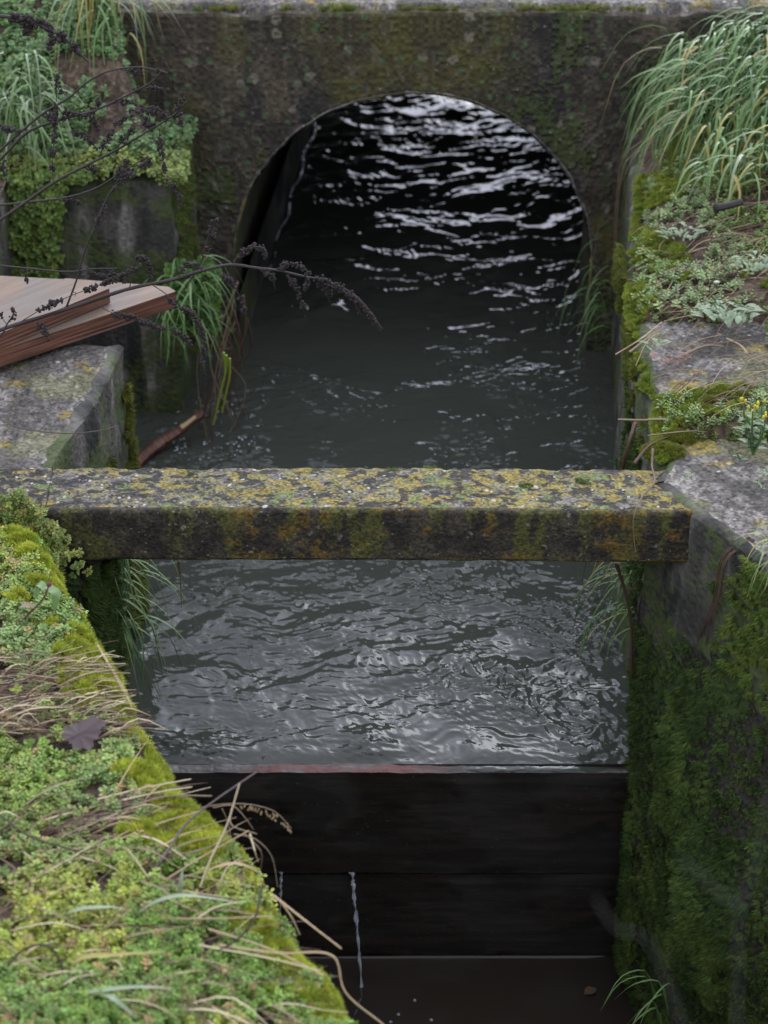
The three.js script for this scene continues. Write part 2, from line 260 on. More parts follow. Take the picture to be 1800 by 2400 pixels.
{
  const xs = [], zs = []; for (let x = -1.25; x <= 0.78; x += 0.0048) xs.push(x);
  for (let z = ZG + 0.006; z > -5.85; z -= 0.0042) zs.push(z); for (let z = -5.86; z > -9.1; z -= 0.0095) zs.push(z); for (let z = -9.2; z > -30; z -= 0.6) zs.push(z);
  const g = sheet(xs.length - 1, zs.length - 1, (i, j) => { const x = xs[i], z = zs[j]; const pad = sst(z, ZG - 0.07, ZG); return [x - (z < ZH ? SKEW * (z - ZH) : 0), WL - 0.004 + ripple(x, z) * (1 - 0.6 * pad) - 0.004 * pad, z]; });
  const water = new THREE.MeshPhysicalMaterial({ color: lin(0.052, 0.058, 0.047), roughness: 0.025, ior: 1.33, side: THREE.DoubleSide });
  kind(obj('water', g, water), 'structure', 'grey green rippled water flowing from the culvert to the stop logs', 'water');
  const xs2 = [], zs2 = []; for (let x = -0.75; x <= 3.2; x += 0.02) xs2.push(x); for (let k = 0; k < 16; k++) zs2.push(ZG + 0.034 + k * k * 0.00022 + k * 0.0006); for (let z = zs2[15] + 0.014; z < 2.5; z += 0.016) zs2.push(z);
  const g2 = sheet(xs2.length - 1, zs2.length - 1, (i, j) => { const x = xs2[i], z = zs2[j], d = z - zs2[0]; return [x, WD + 0.0055 * Math.exp(-d / 0.004) + 0.0016 * (fbm(x * 7, z * 16, 3, 701) - 0.5) + 0.001 * Math.sin(55 * Math.hypot(x + 0.12, z + 3.45)) * Math.exp(-3.5 * Math.hypot(x + 0.12, z + 3.45)), z]; });
  kind(obj('lower_water', g2, new THREE.MeshPhysicalMaterial({ color: lin(0.03, 0.024, 0.018), roughness: 0.03, ior: 1.33, side: THREE.DoubleSide })), 'structure', 'still dark brown water below the stop logs', 'water');
}

// ------------------------------------------------------------------ walls of the channel
const XR = 0.565;
// right wing wall: splayed, thick with moss below
const WA = V(XR, 0, -3.71), WDIR = V(Math.sin(0.56), 0, Math.cos(0.56)), WN = V(-Math.cos(0.56), 0, Math.sin(0.56));
const mossAt = (s, y) => sst(0.5 - y + 0.5 * (fbm(s * 6, y * 6, 4, 801) - 0.5), 0.02, 0.3);
const wingDisp = (s, y) => 0.36 * clamp(s, 0, 0.42) * sst(0.64 - y, 0, 0.7) + 0.7 * mossAt(s, y) * (0.2 + 0.8 * sst(s, 0, 0.14)) * (0.004 + 0.04 * Math.pow(fbm(s * 9, y * 8, 4, 811), 1.5) + 0.03 * sst(fbm(s * 8, y * 7, 4, 1601), 0.43, 0.57) + 0.018 * (fbm(s * 30, y * 26, 3, 821) - 0.4));
{
  const far = WA.clone().addScaledVector(WDIR, 2.6);
  const disp = (p, y, n, sg) => { const s = (p[0] - WA.x) * WDIR.x + (p[1] - WA.z) * WDIR.z; return (n[0] * WN.x + n[1] * WN.z) * sg > 0.8 ? wingDisp(s, y) : 0; };
  const g = thing('wing_wall', 'splayed concrete wing wall with deep green moss beside the stop logs', 'wall');
  const w = wallPrism([[WA.x, WA.z], [far.x, far.z], [far.x + 1.2, far.z], [3.4, -3.4], [3.4, -3.93], [0.64, -3.93], [XR + 0.03, -3.76]], -0.95, TOP + 0.01, { step: 0.022, r: 0.018, amp: 0.004, s: 31, disp });
  const fp = w.side.attributes.position, fi = w.side.index.array, lo = [], hi = [];
  for (let i = 0; i < fi.length; i += 3) { const x = fp.getX(fi[i]), y = fp.getY(fi[i]), z = fp.getZ(fi[i]), s = (x - WA.x) * WDIR.x + (z - WA.z) * WDIR.z; (mossAt(s, y) > 0.1 + 0.2 * n2(s * 40, y * 40, 4) || y < 0.25 ? lo : hi).push(fi[i], fi[i + 1], fi[i + 2]); }
  const a = w.side.clone(); a.setIndex(hi); obj('face', a, dampMat, g); const b = w.side.clone(); b.setIndex(lo); obj('moss_mat', b, mossMat, g);
  obj('coping', w.top, capMat, g);
}
// right channel wall between the culvert and the stop logs
wallThing('channel_wall', 'long low concrete wall with mossy edge right of the channel', [[XR, -3.73], [3.4, -3.73], [3.4, ZH + 0.002], [0.72, ZH + 0.002], [0.675, -5.2], [0.605, -4.6], [0.59, -4.25], [0.59, -3.85]], -0.95, TOP + 0.004, dampMat, capMat, { step: 0.03, r: 0.03, amp: 0.012, s: 41 });
// left abutment under the planks and the beam end
wallThing('abutment_block', 'weathered grey concrete block under the wooden planks', [[-0.617, -4.31], [-0.645, -4.05], [-0.69, -3.88], [-0.705, -3.79], [-0.7, -3.6], [-2.6, -3.6], [-2.6, -4.31]], -0.95, TOP + 0.03, dampMat, capMat, { step: 0.022, r: 0.022, amp: 0.01, s: 51, y1f: (x, z) => -0.03 * sst(z, -4.0, -3.86) });
wallThing('back_wall', 'stained low concrete wall beside the headwall under leafy bank', [[-0.6, -5.35], [-0.565, ZH + 0.003], [-2.6, ZH + 0.003], [-2.6, -5.35]].reverse(), -0.95, TOP, dampMat, capMat, { step: 0.03, r: 0.025, amp: 0.01, s: 61 });
wallThing('recess_wall', 'shadowed wall closing the side recess under the planks', [[-1.05, -5.349], [-1.05, -4.312], [-2.6, -4.312], [-2.6, -5.349]], -0.95, TOP, dampMat, soilMat, { step: 0.05, r: 0.02, amp: 0.008, s: 71 });

// left bank below the beam: its edge in plan, from the photograph
const EDGE = [[70, 1230], [130, 1310], [179, 1419], [228, 1500], [285, 1636], [330, 1700], [374, 1750], [418, 1825], [505, 1900], [586, 2009], [640, 2110], [722, 2221], [800, 2320], [846, 2400]].map(([x, y]) => onY(x, y, TOP + 0.02));
let edgeX = function (z) { if (z <= EDGE[0].z) return EDGE[0].x; for (let k = 1; k < EDGE.length; k++) if (z <= EDGE[k].z) return lerp(EDGE[k - 1].x, EDGE[k].x, (z - EDGE[k - 1].z) / (EDGE[k].z - EDGE[k - 1].z)); const e = EDGE[EDGE.length - 1]; return e.x + 0.5 * (z - e.z); };
const edgeRaw = edgeX; edgeX = (z) => edgeRaw(z) + 0.035 * (fbm(z * 11, 4, 3, 881) - 0.5) + 0.016 * (n2(z * 42, 6, 883) - 0.5);
const hLeft = (x, z) => { const s = Math.max(0, edgeX(z) - x); return TOP + 0.015 - 0.06 * Math.exp(-s / 0.018) + 0.06 * s + 0.035 * (fbm(x * 8, z * 8, 3, 901) - 0.5) * sst(s, 0, 0.1) + 0.012 * (fbm(x * 30, z * 30, 2, 905) - 0.5) + 0.25 * sst(z, -1.6, 0) * sst(s, 0, 1); };
{
  const ss = [0, 0.004, 0.01, 0.018, 0.028, 0.04]; while (ss[ss.length - 1] < 1) ss.push(ss[ss.length - 1] + 0.016); while (ss[ss.length - 1] < 3.4) ss.push(ss[ss.length - 1] + 0.15);
  const zs = []; for (let z = -3.585; z < -1.8; z += 0.016) zs.push(z); for (let z = -1.8; z < 2.5; z += 0.08) zs.push(z);
  kind(obj('left_bank', sheet(ss.length - 1, zs.length - 1, (i, j) => { const x = edgeX(zs[j]) - ss[i]; return [x, hLeft(x, zs[j]), zs[j]]; }), soilMat), 'structure', 'soil of the near left bank', 'bank');
  const out = []; for (let z = 2.5; z > -3.58; z -= 0.06) out.push([edgeX(z) - 0.02, z]);
  wallThing('downstream_wall', 'concrete wall under the mossy lip of the near left bank', [...out, [edgeX(-3.58) - 0.02, -3.58], [-2.6, -3.58], [-2.6, 2.5]], -0.95, TOP - 0.03, dampMat, soilMat, { step: 0.06, r: 0.02, amp: 0.006, s: 81 });
  // wall under the beam on the left, where the stop logs end, bulging with moss
  wallThing('slot_pier', 'mossy pier under the left end of the concrete beam', [[-0.66, -3.99], [-0.6, -3.72], [-0.64, -3.6], [-1.2, -3.6], [-1.2, -3.99]].reverse(), -0.95, 0.6, mossMat, mossMat, { step: 0.03, r: 0.03, amp: 0.02, s: 91 });
}
// upper left bank against the headwall
const hBack = (x, z) => { const t = clamp((-5.33 - z) / 0.44, 0, 1), b = clamp((-0.58 - 0.12 * t - x) / 0.1, 0, 1); return TOP + 0.012 + (0.37 * Math.pow(t, 0.8) + 0.04 * (fbm(x * 12, z * 12, 3, 911) - 0.5)) * sst(b, 0, 1) - 0.02 * (1 - b); };
kind(obj('upper_left_bank', sheet(140, 40, (i, j) => { const x = -0.56 - i * 0.0146, z = -5.34 - j * 0.0108; return [x, hBack(x, z), z]; }), soilMat), 'structure', 'soil of the bank against the headwall', 'bank');
kind(obj('recess_bank', sheet(60, 40, (i, j) => { const x = -1.04 - i * 0.026, z = -4.33 - j * 0.0255; return [x, TOP + 0.01 + 0.1 * (-1.05 - x) + 0.04 * fbm(x * 10, z * 10, 3, 917), z]; }), soilMat), 'structure', 'soil above the side recess', 'bank');
// right bank on top of the channel wall; bare concrete shows where the soil is thin
const hRight = (x, z) => {
  const s = x - eRight(z), bare1 = sst(z, -4.52, -4.44) * (1 - sst(z, -4.12, -4.04)) * (1 - sst(x, 0.88, 1.0)), bare2 = sst(z, -3.92, -3.86) * (1 - sst(x, 0.95, 1.1));
  const back = sst(-z, 4.5, 5.7);
  return TOP + (0.016 * sst(s, 0, 0.05) + 0.2 * Math.max(0, s - 0.06) * (0.35 + 0.9 * back) + 0.1 * back * sst(s, 0, 0.2) + 0.03 * (fbm(x * 11, z * 11, 4, 921) - 0.42) + 0.012 * fbm(x * 40, z * 40, 2, 925)) * (1 - Math.max(bare1, bare2)) - 0.02 * Math.max(bare1, bare2) - 0.03 * (1 - sst(s, 0, 0.03));
};
const eRight = (z) => lerp(0.598, 0.73, sst(-z, 4.4, 5.6)) + 0.02 * (fbm(z * 14, 2, 3, 927) - 0.5);
{
  const xs = []; for (let x = 0; x < 0.95; x += 0.014) xs.push(x); for (let x = 0.95; x < 2.9; x += 0.15) xs.push(x);
  const zs = []; for (let z = -3.5; z > ZH - 0.01; z -= 0.014) zs.push(z);
  kind(obj('right_bank', sheet(xs.length - 1, zs.length - 1, (i, j) => { const z = zs[j], x = xs[i] + (z > -3.73 ? WA.x + (z + 3.71) * Math.tan(0.56) + 0.25 : eRight(z)); return [x, hRight(x, z) + (z > -3.72 ? 0.02 * sst(z, -3.72, -3.6) : 0), z]; }), soilMat), 'structure', 'soil of the right bank', 'bank');
}

// ------------------------------------------------------------------ the concrete beam
const BF = -3.597, BB = -3.773, BT = TOP + 0.004, BBOT = 0.628;
{
  const PER = 0.62, X0 = -1.05, X1 = 0.66, H = BT - BBOT, D = BF - BB;
  // v runs up the front (0..H), back over the top (H..H+D), down behind
  const m = maps(1600, 620, 1.75, PER, (x, v) => {
    const top = v > H && v < H + D, wob = 0.006 * (fbm(x * 40, v * 40, 2, 1001) - 0.5), X = x + wob, Y = v + wob, grit = fbm(x * 160, v * 160, 3, 1011), mid = fbm(x * 24, v * 24, 4, 1021), right = sst(x, 0.35, 1.2);
    let c, h = 0.5 * mid + 0.5 * grit;
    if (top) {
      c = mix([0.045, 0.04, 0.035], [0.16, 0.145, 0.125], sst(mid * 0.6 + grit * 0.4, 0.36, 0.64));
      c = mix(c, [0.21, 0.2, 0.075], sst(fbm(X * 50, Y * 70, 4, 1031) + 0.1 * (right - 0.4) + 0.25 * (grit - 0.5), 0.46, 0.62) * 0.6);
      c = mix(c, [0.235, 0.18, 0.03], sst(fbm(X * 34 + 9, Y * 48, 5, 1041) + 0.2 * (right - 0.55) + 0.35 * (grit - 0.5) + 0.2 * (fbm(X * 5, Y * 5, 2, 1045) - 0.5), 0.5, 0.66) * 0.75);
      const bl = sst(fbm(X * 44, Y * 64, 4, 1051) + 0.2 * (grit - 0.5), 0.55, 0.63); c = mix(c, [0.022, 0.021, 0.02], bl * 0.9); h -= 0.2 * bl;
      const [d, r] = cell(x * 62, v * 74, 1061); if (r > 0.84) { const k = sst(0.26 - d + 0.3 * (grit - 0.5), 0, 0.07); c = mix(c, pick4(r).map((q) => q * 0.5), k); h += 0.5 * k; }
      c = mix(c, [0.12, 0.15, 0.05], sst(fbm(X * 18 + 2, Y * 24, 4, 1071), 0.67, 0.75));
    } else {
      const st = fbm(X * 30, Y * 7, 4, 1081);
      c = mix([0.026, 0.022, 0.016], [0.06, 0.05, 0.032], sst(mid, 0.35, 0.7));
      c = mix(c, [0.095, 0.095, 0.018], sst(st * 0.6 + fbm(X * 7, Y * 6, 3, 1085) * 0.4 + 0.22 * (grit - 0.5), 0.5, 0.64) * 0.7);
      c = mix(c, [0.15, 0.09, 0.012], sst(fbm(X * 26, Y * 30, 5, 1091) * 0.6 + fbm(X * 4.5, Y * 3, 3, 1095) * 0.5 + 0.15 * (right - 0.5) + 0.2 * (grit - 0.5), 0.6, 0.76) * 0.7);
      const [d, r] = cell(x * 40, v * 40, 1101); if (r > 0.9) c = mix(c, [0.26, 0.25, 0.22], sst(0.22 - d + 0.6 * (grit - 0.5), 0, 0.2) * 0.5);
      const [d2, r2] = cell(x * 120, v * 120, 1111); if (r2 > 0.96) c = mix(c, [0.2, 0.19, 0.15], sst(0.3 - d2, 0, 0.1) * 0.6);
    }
    const g = 0.25 + 1.5 * fbm(x * 210, v * 210, 2, 1013); return [c[0] * g, c[1] * g, c[2] * g, h, 0.9];
  });
  function pick4(r) { return [[0.5, 0.48, 0.44], [0.36, 0.34, 0.32], [0.55, 0.52, 0.46], [0.2, 0.19, 0.17]][Math.floor(r * 400) % 4]; }
  const prof = [], R = 0.009; // rounded section, front bottom upwards
  const seg = (z0, y0, z1, y1, n) => { for (let k = 0; k < n; k++) prof.push([lerp(z0, z1, k / n), lerp(y0, y1, k / n)]); };
  const arcp = (cz, cy, a0, a1) => { for (let k = 0; k < 4; k++) { const a = lerp(a0, a1, k / 4); prof.push([cz + R * Math.cos(a), cy + R * Math.sin(a)]); } };
  seg(BF, BBOT + R, BF, BT - R, 8); arcp(BF - R, BT - R, 0, Math.PI / 2); seg(BF - R, BT, BB + R, BT, 12); arcp(BB + R, BT - R, Math.PI / 2, Math.PI); seg(BB, BT - R, BB, BBOT + R, 5); arcp(BB + R, BBOT + R, Math.PI, Math.PI * 1.5); seg(BB + R, BBOT, BF - R, BBOT, 5); arcp(BF - R, BBOT + R, Math.PI * 1.5, Math.PI * 2); prof.push(prof[0]);
  const len = [0]; for (let k = 1; k < prof.length; k++) len.push(len[k - 1] + Math.hypot(prof[k][0] - prof[k - 1][0], prof[k][1] - prof[k - 1][1]));
  const nx = 340, geo = sheet(prof.length - 1, nx, (i, j) => {
    const x = lerp(X0, X1, j / nx), [z, y] = prof[i], cz = (BF + BB) / 2, cy = (BT + BBOT) / 2, edge = Math.abs(z - cz) > D / 2 - 0.012 && y > BT - 0.012 ? 1 : 0;
    const chip = edge * (z > cz ? 0.006 : 0.002) * sst(fbm(x * 30, z * 3, 4, 1201), 0.6, 0.78), e = 0.0035 * (fbm(x * 18, (z + y) * 18, 3, 1211) - 0.5) + (y > BT - 0.004 ? 0.003 * (n3(x * 60, z * 60, 1, 1221) - 0.5) : 0);
    return [x, y + Math.sign(y - cy) * e - chip - 0.0055 * sst(x, 0, 0.6) + 0.002, z + Math.sign(z - cz) * (e - chip)];
  }, (q, i, j) => [lerp(0, X1 - X0, j / nx), len[i]]);
  const g = thing('concrete_beam', 'concrete cross beam with yellow lichen spanning the channel', 'beam');
  obj('beam_body', geo, surf(m, 0.006), g);
  // stones that stand out of the worn top
  const stones = []; for (let k = 0; k < 260; k++) { const x = rr(-0.85, 0.62), z = rr(BB + 0.012, BF - 0.012); const s = new THREE.IcosahedronGeometry(rr(0.002, 0.0058), 1); s.scale(rr(0.8, 1.5), rr(0.35, 0.6), rr(0.7, 1.1)); s.rotateY(rnd() * 3); s.translate(x, BT + 0.0005 - 0.0055 * sst(x, 0, 0.6), z); const c = pick([[0.33, 0.31, 0.28], [0.2, 0.19, 0.17], [0.42, 0.39, 0.35], [0.12, 0.11, 0.09]]); s.setAttribute('color', new THREE.Float32BufferAttribute(Array.from({ length: s.attributes.position.count }, () => c).flat(), 3)); stones.push(s); }
  obj('exposed_stones', mergeGeometries(stones), new THREE.MeshStandardMaterial({ vertexColors: true, roughness: 0.8 }), g).userData.kind = 'stuff';
}

// ------------------------------------------------------------------ stop logs, leaks
{
  const m = maps(1400, 340, 1.4, 0.34, (x, v) => {
    const gr = fbm(x * 5, (v + 0.03 * fbm(x * 2.5, v * 9, 3, 1301)) * 70, 4, 1311), knot = fbm(x * 6, v * 14, 4, 1321), sp = fbm(x * 120, v * 120, 2, 1331);
    let c = mix([0.016, 0.013, 0.011], [0.032, 0.026, 0.019], sst(gr * 0.5 + knot * 0.5, 0.35, 0.7)); c = mix(c, [0.006, 0.006, 0.006], sst(knot, 0.6, 0.72) * 0.7);
    const [d, r] = cell(x * 60, v * 110, 1341); if (r > 0.95 && fbm(x * 5, v * 9, 2, 1345) > 0.55) c = mix(c, [0.11, 0.11, 0.105], sst(0.16 - d, 0, 0.08));
    return [c[0], c[1], c[2], 0.4 * gr + 0.4 * knot + 0.2 * sp, 0.22 + 0.6 * sst(fbm(x * 7, v * 10, 4, 1347), 0.35, 0.65)];
  });
  const wet = surf(m, 0.0025), rows = [[0.012, -0.291], [-0.303, -0.585], [-0.594, -0.94]];
  const lab = ['topmost dark wet wooden stop log with reddish top edge', 'second dark wooden stop log leaking a thin trickle', 'lowest stop log standing in the dark lower water'];
  const redTop = surf(maps(700, 32, 1.4, 0.06, (x, v) => { const a = fbm(x * 8, v * 60, 4, 1351), k = fbm(x * 60, v * 60, 3, 1361); let c = mix([0.04, 0.034, 0.028], [0.11, 0.022, 0.013], sst(x, 0.34, 0.46) * (1 - sst(x, 0.7, 0.9)) * sst(a, 0.3, 0.5)); return [c[0] * (0.6 + 0.8 * k), c[1] * (0.6 + 0.8 * k), c[2] * (0.6 + 0.8 * k), k, 0.35 + 0.4 * a]; }), 0.002);
  rows.forEach(([y1, y0], k) => {
    const g = thing('stop_log', lab[k], 'stop log', 'stop logs closing the channel'), off = [0, -0.009, -0.004][k];
    const z0 = ZG + off, z1 = ZG + 0.034 + off;
    const face = sheet(120, 24, (i, j) => { const x = lerp(-0.68, XR + 0.012, i / 120), v = j / 24, y = lerp(y0, y1, v), e = (v < 0.06 || v > 0.94) ? -0.003 : 0; return [x, y + (v > 0.94 || v < 0.06 ? 0.006 : 0.001) * (fbm(x * 22, k, 4, 5) - 0.5) - (k ? 0 : 0.008 * (x / 0.6)), z1 + e + 0.0016 * (fbm(x * 4, y * 60, 2, 1371) - 0.5) - 0.02 * (x / 0.6) * (k ? 0 : 0.5)]; }, (q, i, j) => [q[0] + 0.7, j / 24 * 0.33]);
    obj('board_face', face, wet, g);
    obj('top_edge', sheet(120, 3, (i, j) => { const x = lerp(-0.68, XR + 0.012, i / 120); return [x, y1 - 0.0005 * (j === 0 || j === 3) + 0.006 * (fbm(x * 22, k, 4, 5) - 0.5) - (k ? 0 : 0.008 * (x / 0.6)), lerp(z0, z1 - 0.003, j / 3) - 0.02 * (x / 0.6) * (k ? 0 : 0.5)]; }, (q, i, j) => [q[0] + 0.7, j * 0.012]), k ? wet : redTop, g);
    obj('board_back', sheet(1, 1, (i, j) => [i ? XR + 0.012 : -0.68, j ? y1 : y0, z0]), wet, g);
  });
  // water slipping over the top board at its right
  const film = sheet(90, 8, (i, j) => { const x = lerp(0.16, 0.535, i / 90), t = j / 8, lipz = ZG + 0.012 - 0.011 * (x / 0.6) + t * 0.0195, edge = Math.min(1, i / 12, (90 - i) / 20); return [x, 0.0155 - 0.008 * (x / 0.6) - 0.0035 * Math.pow(t, 4) * (0.4 + 1.6 * fbm(x * 40, 3, 3, 1385)) - (1 - edge) * 0.006 + 0.0022 * (fbm(x * 45, t * 4, 3, 1381) - 0.5), lipz]; });
  tag(obj('water_film', film, new THREE.MeshPhysicalMaterial({ color: lin(0.052, 0.058, 0.047), roughness: 0.025, ior: 1.33, side: THREE.DoubleSide })), 'bright film of water slipping over the right end of the top stop log', 'water film');
  const strand = (pts, r0, r1) => { const c = new THREE.CatmullRomCurve3(pts), n = 150; return sheet(8, n, (i, j) => { const t = j / n, p = c.getPoint(t), a = i / 8 * Math.PI * 2, tw = t * 26, k = lerp(r0, r1, t) * (0.62 + 0.55 * n2(t * 46, 2, 1391)), x = k * 1.3 * Math.cos(a), y = k * 0.55 * Math.sin(a); return [p.x + x * Math.cos(tw) - y * Math.sin(tw) + 0.0025 * (n2(t * 22, 7, 1393) - 0.5), p.y, p.z + x * Math.sin(tw) + y * Math.cos(tw)]; }); };
  const trick = (name, label, pts, r0, r1) => tag(obj(name, strand(pts, r0, r1), new THREE.MeshPhysicalMaterial({ color: lin(0.7, 0.74, 0.78), roughness: 0.06, transmission: 0.6, thickness: 0.01, ior: 1.33 })), label, 'trickle');
  const zf = ZG + 0.04;
  trick('water_trickle', 'long thin water trickle falling from the joint between stop logs', [onZ(824, 2046, zf), onZ(829, 2090, zf + 0.016), onZ(836, 2170, zf + 0.04), onZ(843, 2250, zf + 0.07), onZ(851, 2350, zf + 0.115), onY(853, 2372, WD - 0.005)], 0.005, 0.003);
  trick('water_trickle', 'short faint water dribble next to the straw on the left bank', [onZ(658, 2045, zf), onZ(658, 2090, zf + 0.01), onZ(656, 2150, zf + 0.02), onY(664, 2230, WD - 0.005)], 0.0036, 0.0016);
}

// ------------------------------------------------------------------ timber
{
  const m = maps(768, 384, 1.2, 0.6, (x, v) => {
    const w = v * 22 + 1.6 * fbm(x * 2.2, v * 5, 3, 1401), ring = 0.5 + 0.5 * Math.sin(w * 5 + 3 * fbm(x * 1.5, v * 3, 2, 1411)), fib = fbm(x * 6, v * 170, 3, 1421), wetp = fbm(x * 7, v * 9, 4, 1431);
    let c = mix([0.14, 0.085, 0.05], [0.21, 0.145, 0.09], ring * 0.4 + fib * 0.5); c = mix(c, [0.13, 0.11, 0.09], sst(wetp, 0.4, 0.65) * 0.75);
    return [c[0], c[1], c[2], 0.6 * fib + 0.3 * ring, 0.35 + 0.4 * fib];
  });
  const side = maps(768, 128, 1.2, 0.2, (x, v) => { const f = fbm(x * 5, v * 190, 3, 1441), k = fbm(x * 9, v * 30, 4, 1451); let c = mix([0.085, 0.036, 0.022], [0.19, 0.08, 0.048], sst(f * 0.4 + k * 0.6, 0.3, 0.7)); return [c[0], c[1], c[2], f, 0.5]; });
  const topM = surf(m, 0.003), sideM = surf(side, 0.003);
  function plank(label, corners, y, th, tilt) { // corners: plan outline; the long front edge is corner 0 to 1
    const g = thing('wooden_plank', label, 'plank', 'planks laid over the side recess');
    const a = V(corners[1][0] - corners[0][0], 0, corners[1][1] - corners[0][1]).normalize(), b = V(-a.z, 0, a.x);
    const loc = (x, z) => [(x - corners[0][0]) * a.x + (z - corners[0][1]) * a.z, (x - corners[0][0]) * b.x + (z - corners[0][1]) * b.z];
    const yy = (x, z) => y + tilt * loc(x, z)[0], n = corners.length, tp = [], tu = [], ti = [];
    corners.forEach(([x, z]) => { tp.push(x, yy(x, z), z); const l = loc(x, z); tu.push(l[0] + 0.1, Math.abs(l[1]) + 0.02); });
    for (const t of THREE.ShapeUtils.triangulateShape(corners.map((c) => new THREE.Vector2(...c)), [])) { const [p, q, r] = t.map((k) => corners[k]); (q[0] - p[0]) * (r[1] - p[1]) - (q[1] - p[1]) * (r[0] - p[0]) > 0 ? ti.push(t[0], t[2], t[1]) : ti.push(...t); }
    obj('upper_face', geoOf(tp, ti, tu), topM, g);
    const bp = tp.slice(); for (let k = 1; k < bp.length; k += 3) bp[k] -= th; obj('under_face', geoOf(bp, ti.slice().reverse(), tu), sideM, g);
    for (let k = 0; k < n; k++) { const [x, z] = corners[k], [X, Z] = corners[(k + 1) % n], L = Math.hypot(X - x, Z - z); obj(k % 2 ? 'end_grain' : 'edge', geoOf([x, yy(x, z) - th, z, X, yy(X, Z) - th, Z, X, yy(X, Z), Z, x, yy(x, z), z], [0, 1, 2, 0, 2, 3], [0, 0, L, 0, L, th, 0, th]), sideM, g); }
    return g;
  }
  const P = (x, y, h) => { const q = onY(x, y, h); return [q.x, q.z]; };
  const y1 = TOP + 0.082, y2 = y1 + 0.04;
  const t1 = P(412, 683, y1), e1 = P(0, 821, y1), f1 = P(395, 672, y1), f2 = P(155, 652, y1), d1 = [e1[0] - t1[0], e1[1] - t1[1]];
  plank('reddish wet plank whose pointed end overhangs the water', [t1, [t1[0] + d1[0] * 2, t1[1] + d1[1] * 2], [f2[0] + d1[0] * 2, f2[1] + d1[1] * 2], f2, f1], y1, 0.042, 0);
  const t2 = P(256, 676, y2), e2 = P(20, 773, y2), f3 = P(0, 646, y2), d2 = [e2[0] - t2[0], e2[1] - t2[1]], f4 = P(160, 655, y2);
  plank('shorter wet plank lying on top of the pointed one', [t2, [t2[0] + d2[0] * 3.2, t2[1] + d2[1] * 3.2], [f3[0] + d2[0] * 2.4, f3[1] + d2[1] * 2.4], f3, f4], y2, 0.038, 0);
  tag(obj('floating_branch', tube([onY(315, 1090, 0.01), onY(360, 1050, 0.03), onY(420, 1010, 0.05), onY(474, 968, 0.07)], 0.02, 0.013, 8, 30, 0.25), surf(side, 0.004, { color: lin(1, 1, 1) })), 'peeled brown branch stuck at the left water edge', 'branch');
  obj('bare_wood', tube([onY(423, 1004, 0.062), onY(440, 992, 0.07), onY(458, 977, 0.08)], 0.009, 0.007, 6, 10, 0.3), plain(0.42, 0.3, 0.16, 0.7), scene.getObjectByName('floating_branch')).userData.label = 'pale patch of bare wood';
}

// ------------------------------------------------------------------ leaves, moss, grass: shapes
const proj = (p) => { const d = p.clone().sub(EYE), f = d.dot(F); return [900 + d.x / f * FPX, 1200 - d.dot(U) / f * FPX]; };
function leafGeo(L, W, dir, lift, at = V(0, 0, 0), curl = 0.25) { // a small folded leaf that leaves `at` in heading dir
  const a = V(Math.cos(dir), 0, Math.sin(dir)), s = V(-a.z, 0, a.x), P = [], rows = [[0, 0.08], [0.4, 0.95], [0.75, 0.8], [1, 0.04]];
  rows.forEach(([t, w]) => { const y = lift * t * L - curl * L * t * t, c = at.clone().addScaledVector(a, L * t * Math.cos(lift * 0.6)); for (const k of [-1, 0, 1]) { const p = c.clone().addScaledVector(s, k * w * W / 2); P.push(p.x, at.y + y + Math.abs(k) * 0.16 * w * W, p.z); } });
  const ix = []; for (let r = 0; r < 3; r++) for (let i = 0; i < 2; i++) { const q = r * 3 + i; ix.push(q, q + 1, q + 3, q + 1, q + 4, q + 3); }
  return geoOf(P, ix);
}
const sprig = (n, h, L, W, sd) => { const o = seed; seed = sd; const gs = [tube([V(0, -0.004, 0), V(0.001, h * 0.5, 0.001), V(0, h, 0)], 0.0008, 0.0006, 3, 3)]; gs[0].deleteAttribute('uv'); for (let k = 0; k < n; k++) { const t = (k >> 1) / (n / 2), a = (k >> 1) * 1.57 + (k & 1) * Math.PI + rr(-0.3, 0.3), q = lerp(1, 0.5, t) * rr(0.75, 1.2); gs.push(leafGeo(L * q, W * q, a, lerp(0.25, 0.95, t) + rr(-0.2, 0.2), V(0, h * (0.25 + 0.75 * t), 0))); } seed = o; return mergeGeometries(gs); };
const tuftGeo = (n, h, w, spread, sd) => { const o = seed; seed = sd; const P = [], ix = []; for (let k = 0; k < n; k++) { const a = rnd() * 6.283, t = Math.sqrt(rnd()) * spread, bx = Math.cos(a) * t * 0.45, bz = Math.sin(a) * t * 0.45, H = h * rr(0.55, 1.15), ex = Math.cos(a) * t * 1.5, ez = Math.sin(a) * t * 1.5, f = rnd() * 6.283, q = P.length / 3, wx = Math.cos(f) * w / 2, wz = Math.sin(f) * w / 2, mx = lerp(bx, ex, 0.45), mz = lerp(bz, ez, 0.45); P.push(bx, -0.003, bz, mx - wx, H * 0.55, mz - wz, mx + wx, H * 0.55, mz + wz, ex, H, ez); ix.push(q, q + 1, q + 2, q + 1, q + 3, q + 2); } seed = o; return geoOf(P, ix); };
const weedA = sprig(10, 0.022, 0.0135, 0.0105, 11), weedB = sprig(8, 0.018, 0.016, 0.0115, 12), weedC = sprig(12, 0.028, 0.014, 0.0075, 13), bigLeaf = sprig(8, 0.035, 0.026, 0.02, 14), roundLeaf = sprig(7, 0.02, 0.016, 0.015, 15);
const mossT = tuftGeo(46, 0.008, 0.0012, 0.0075, 21), mossL = tuftGeo(52, 0.0125, 0.0012, 0.0085, 22);
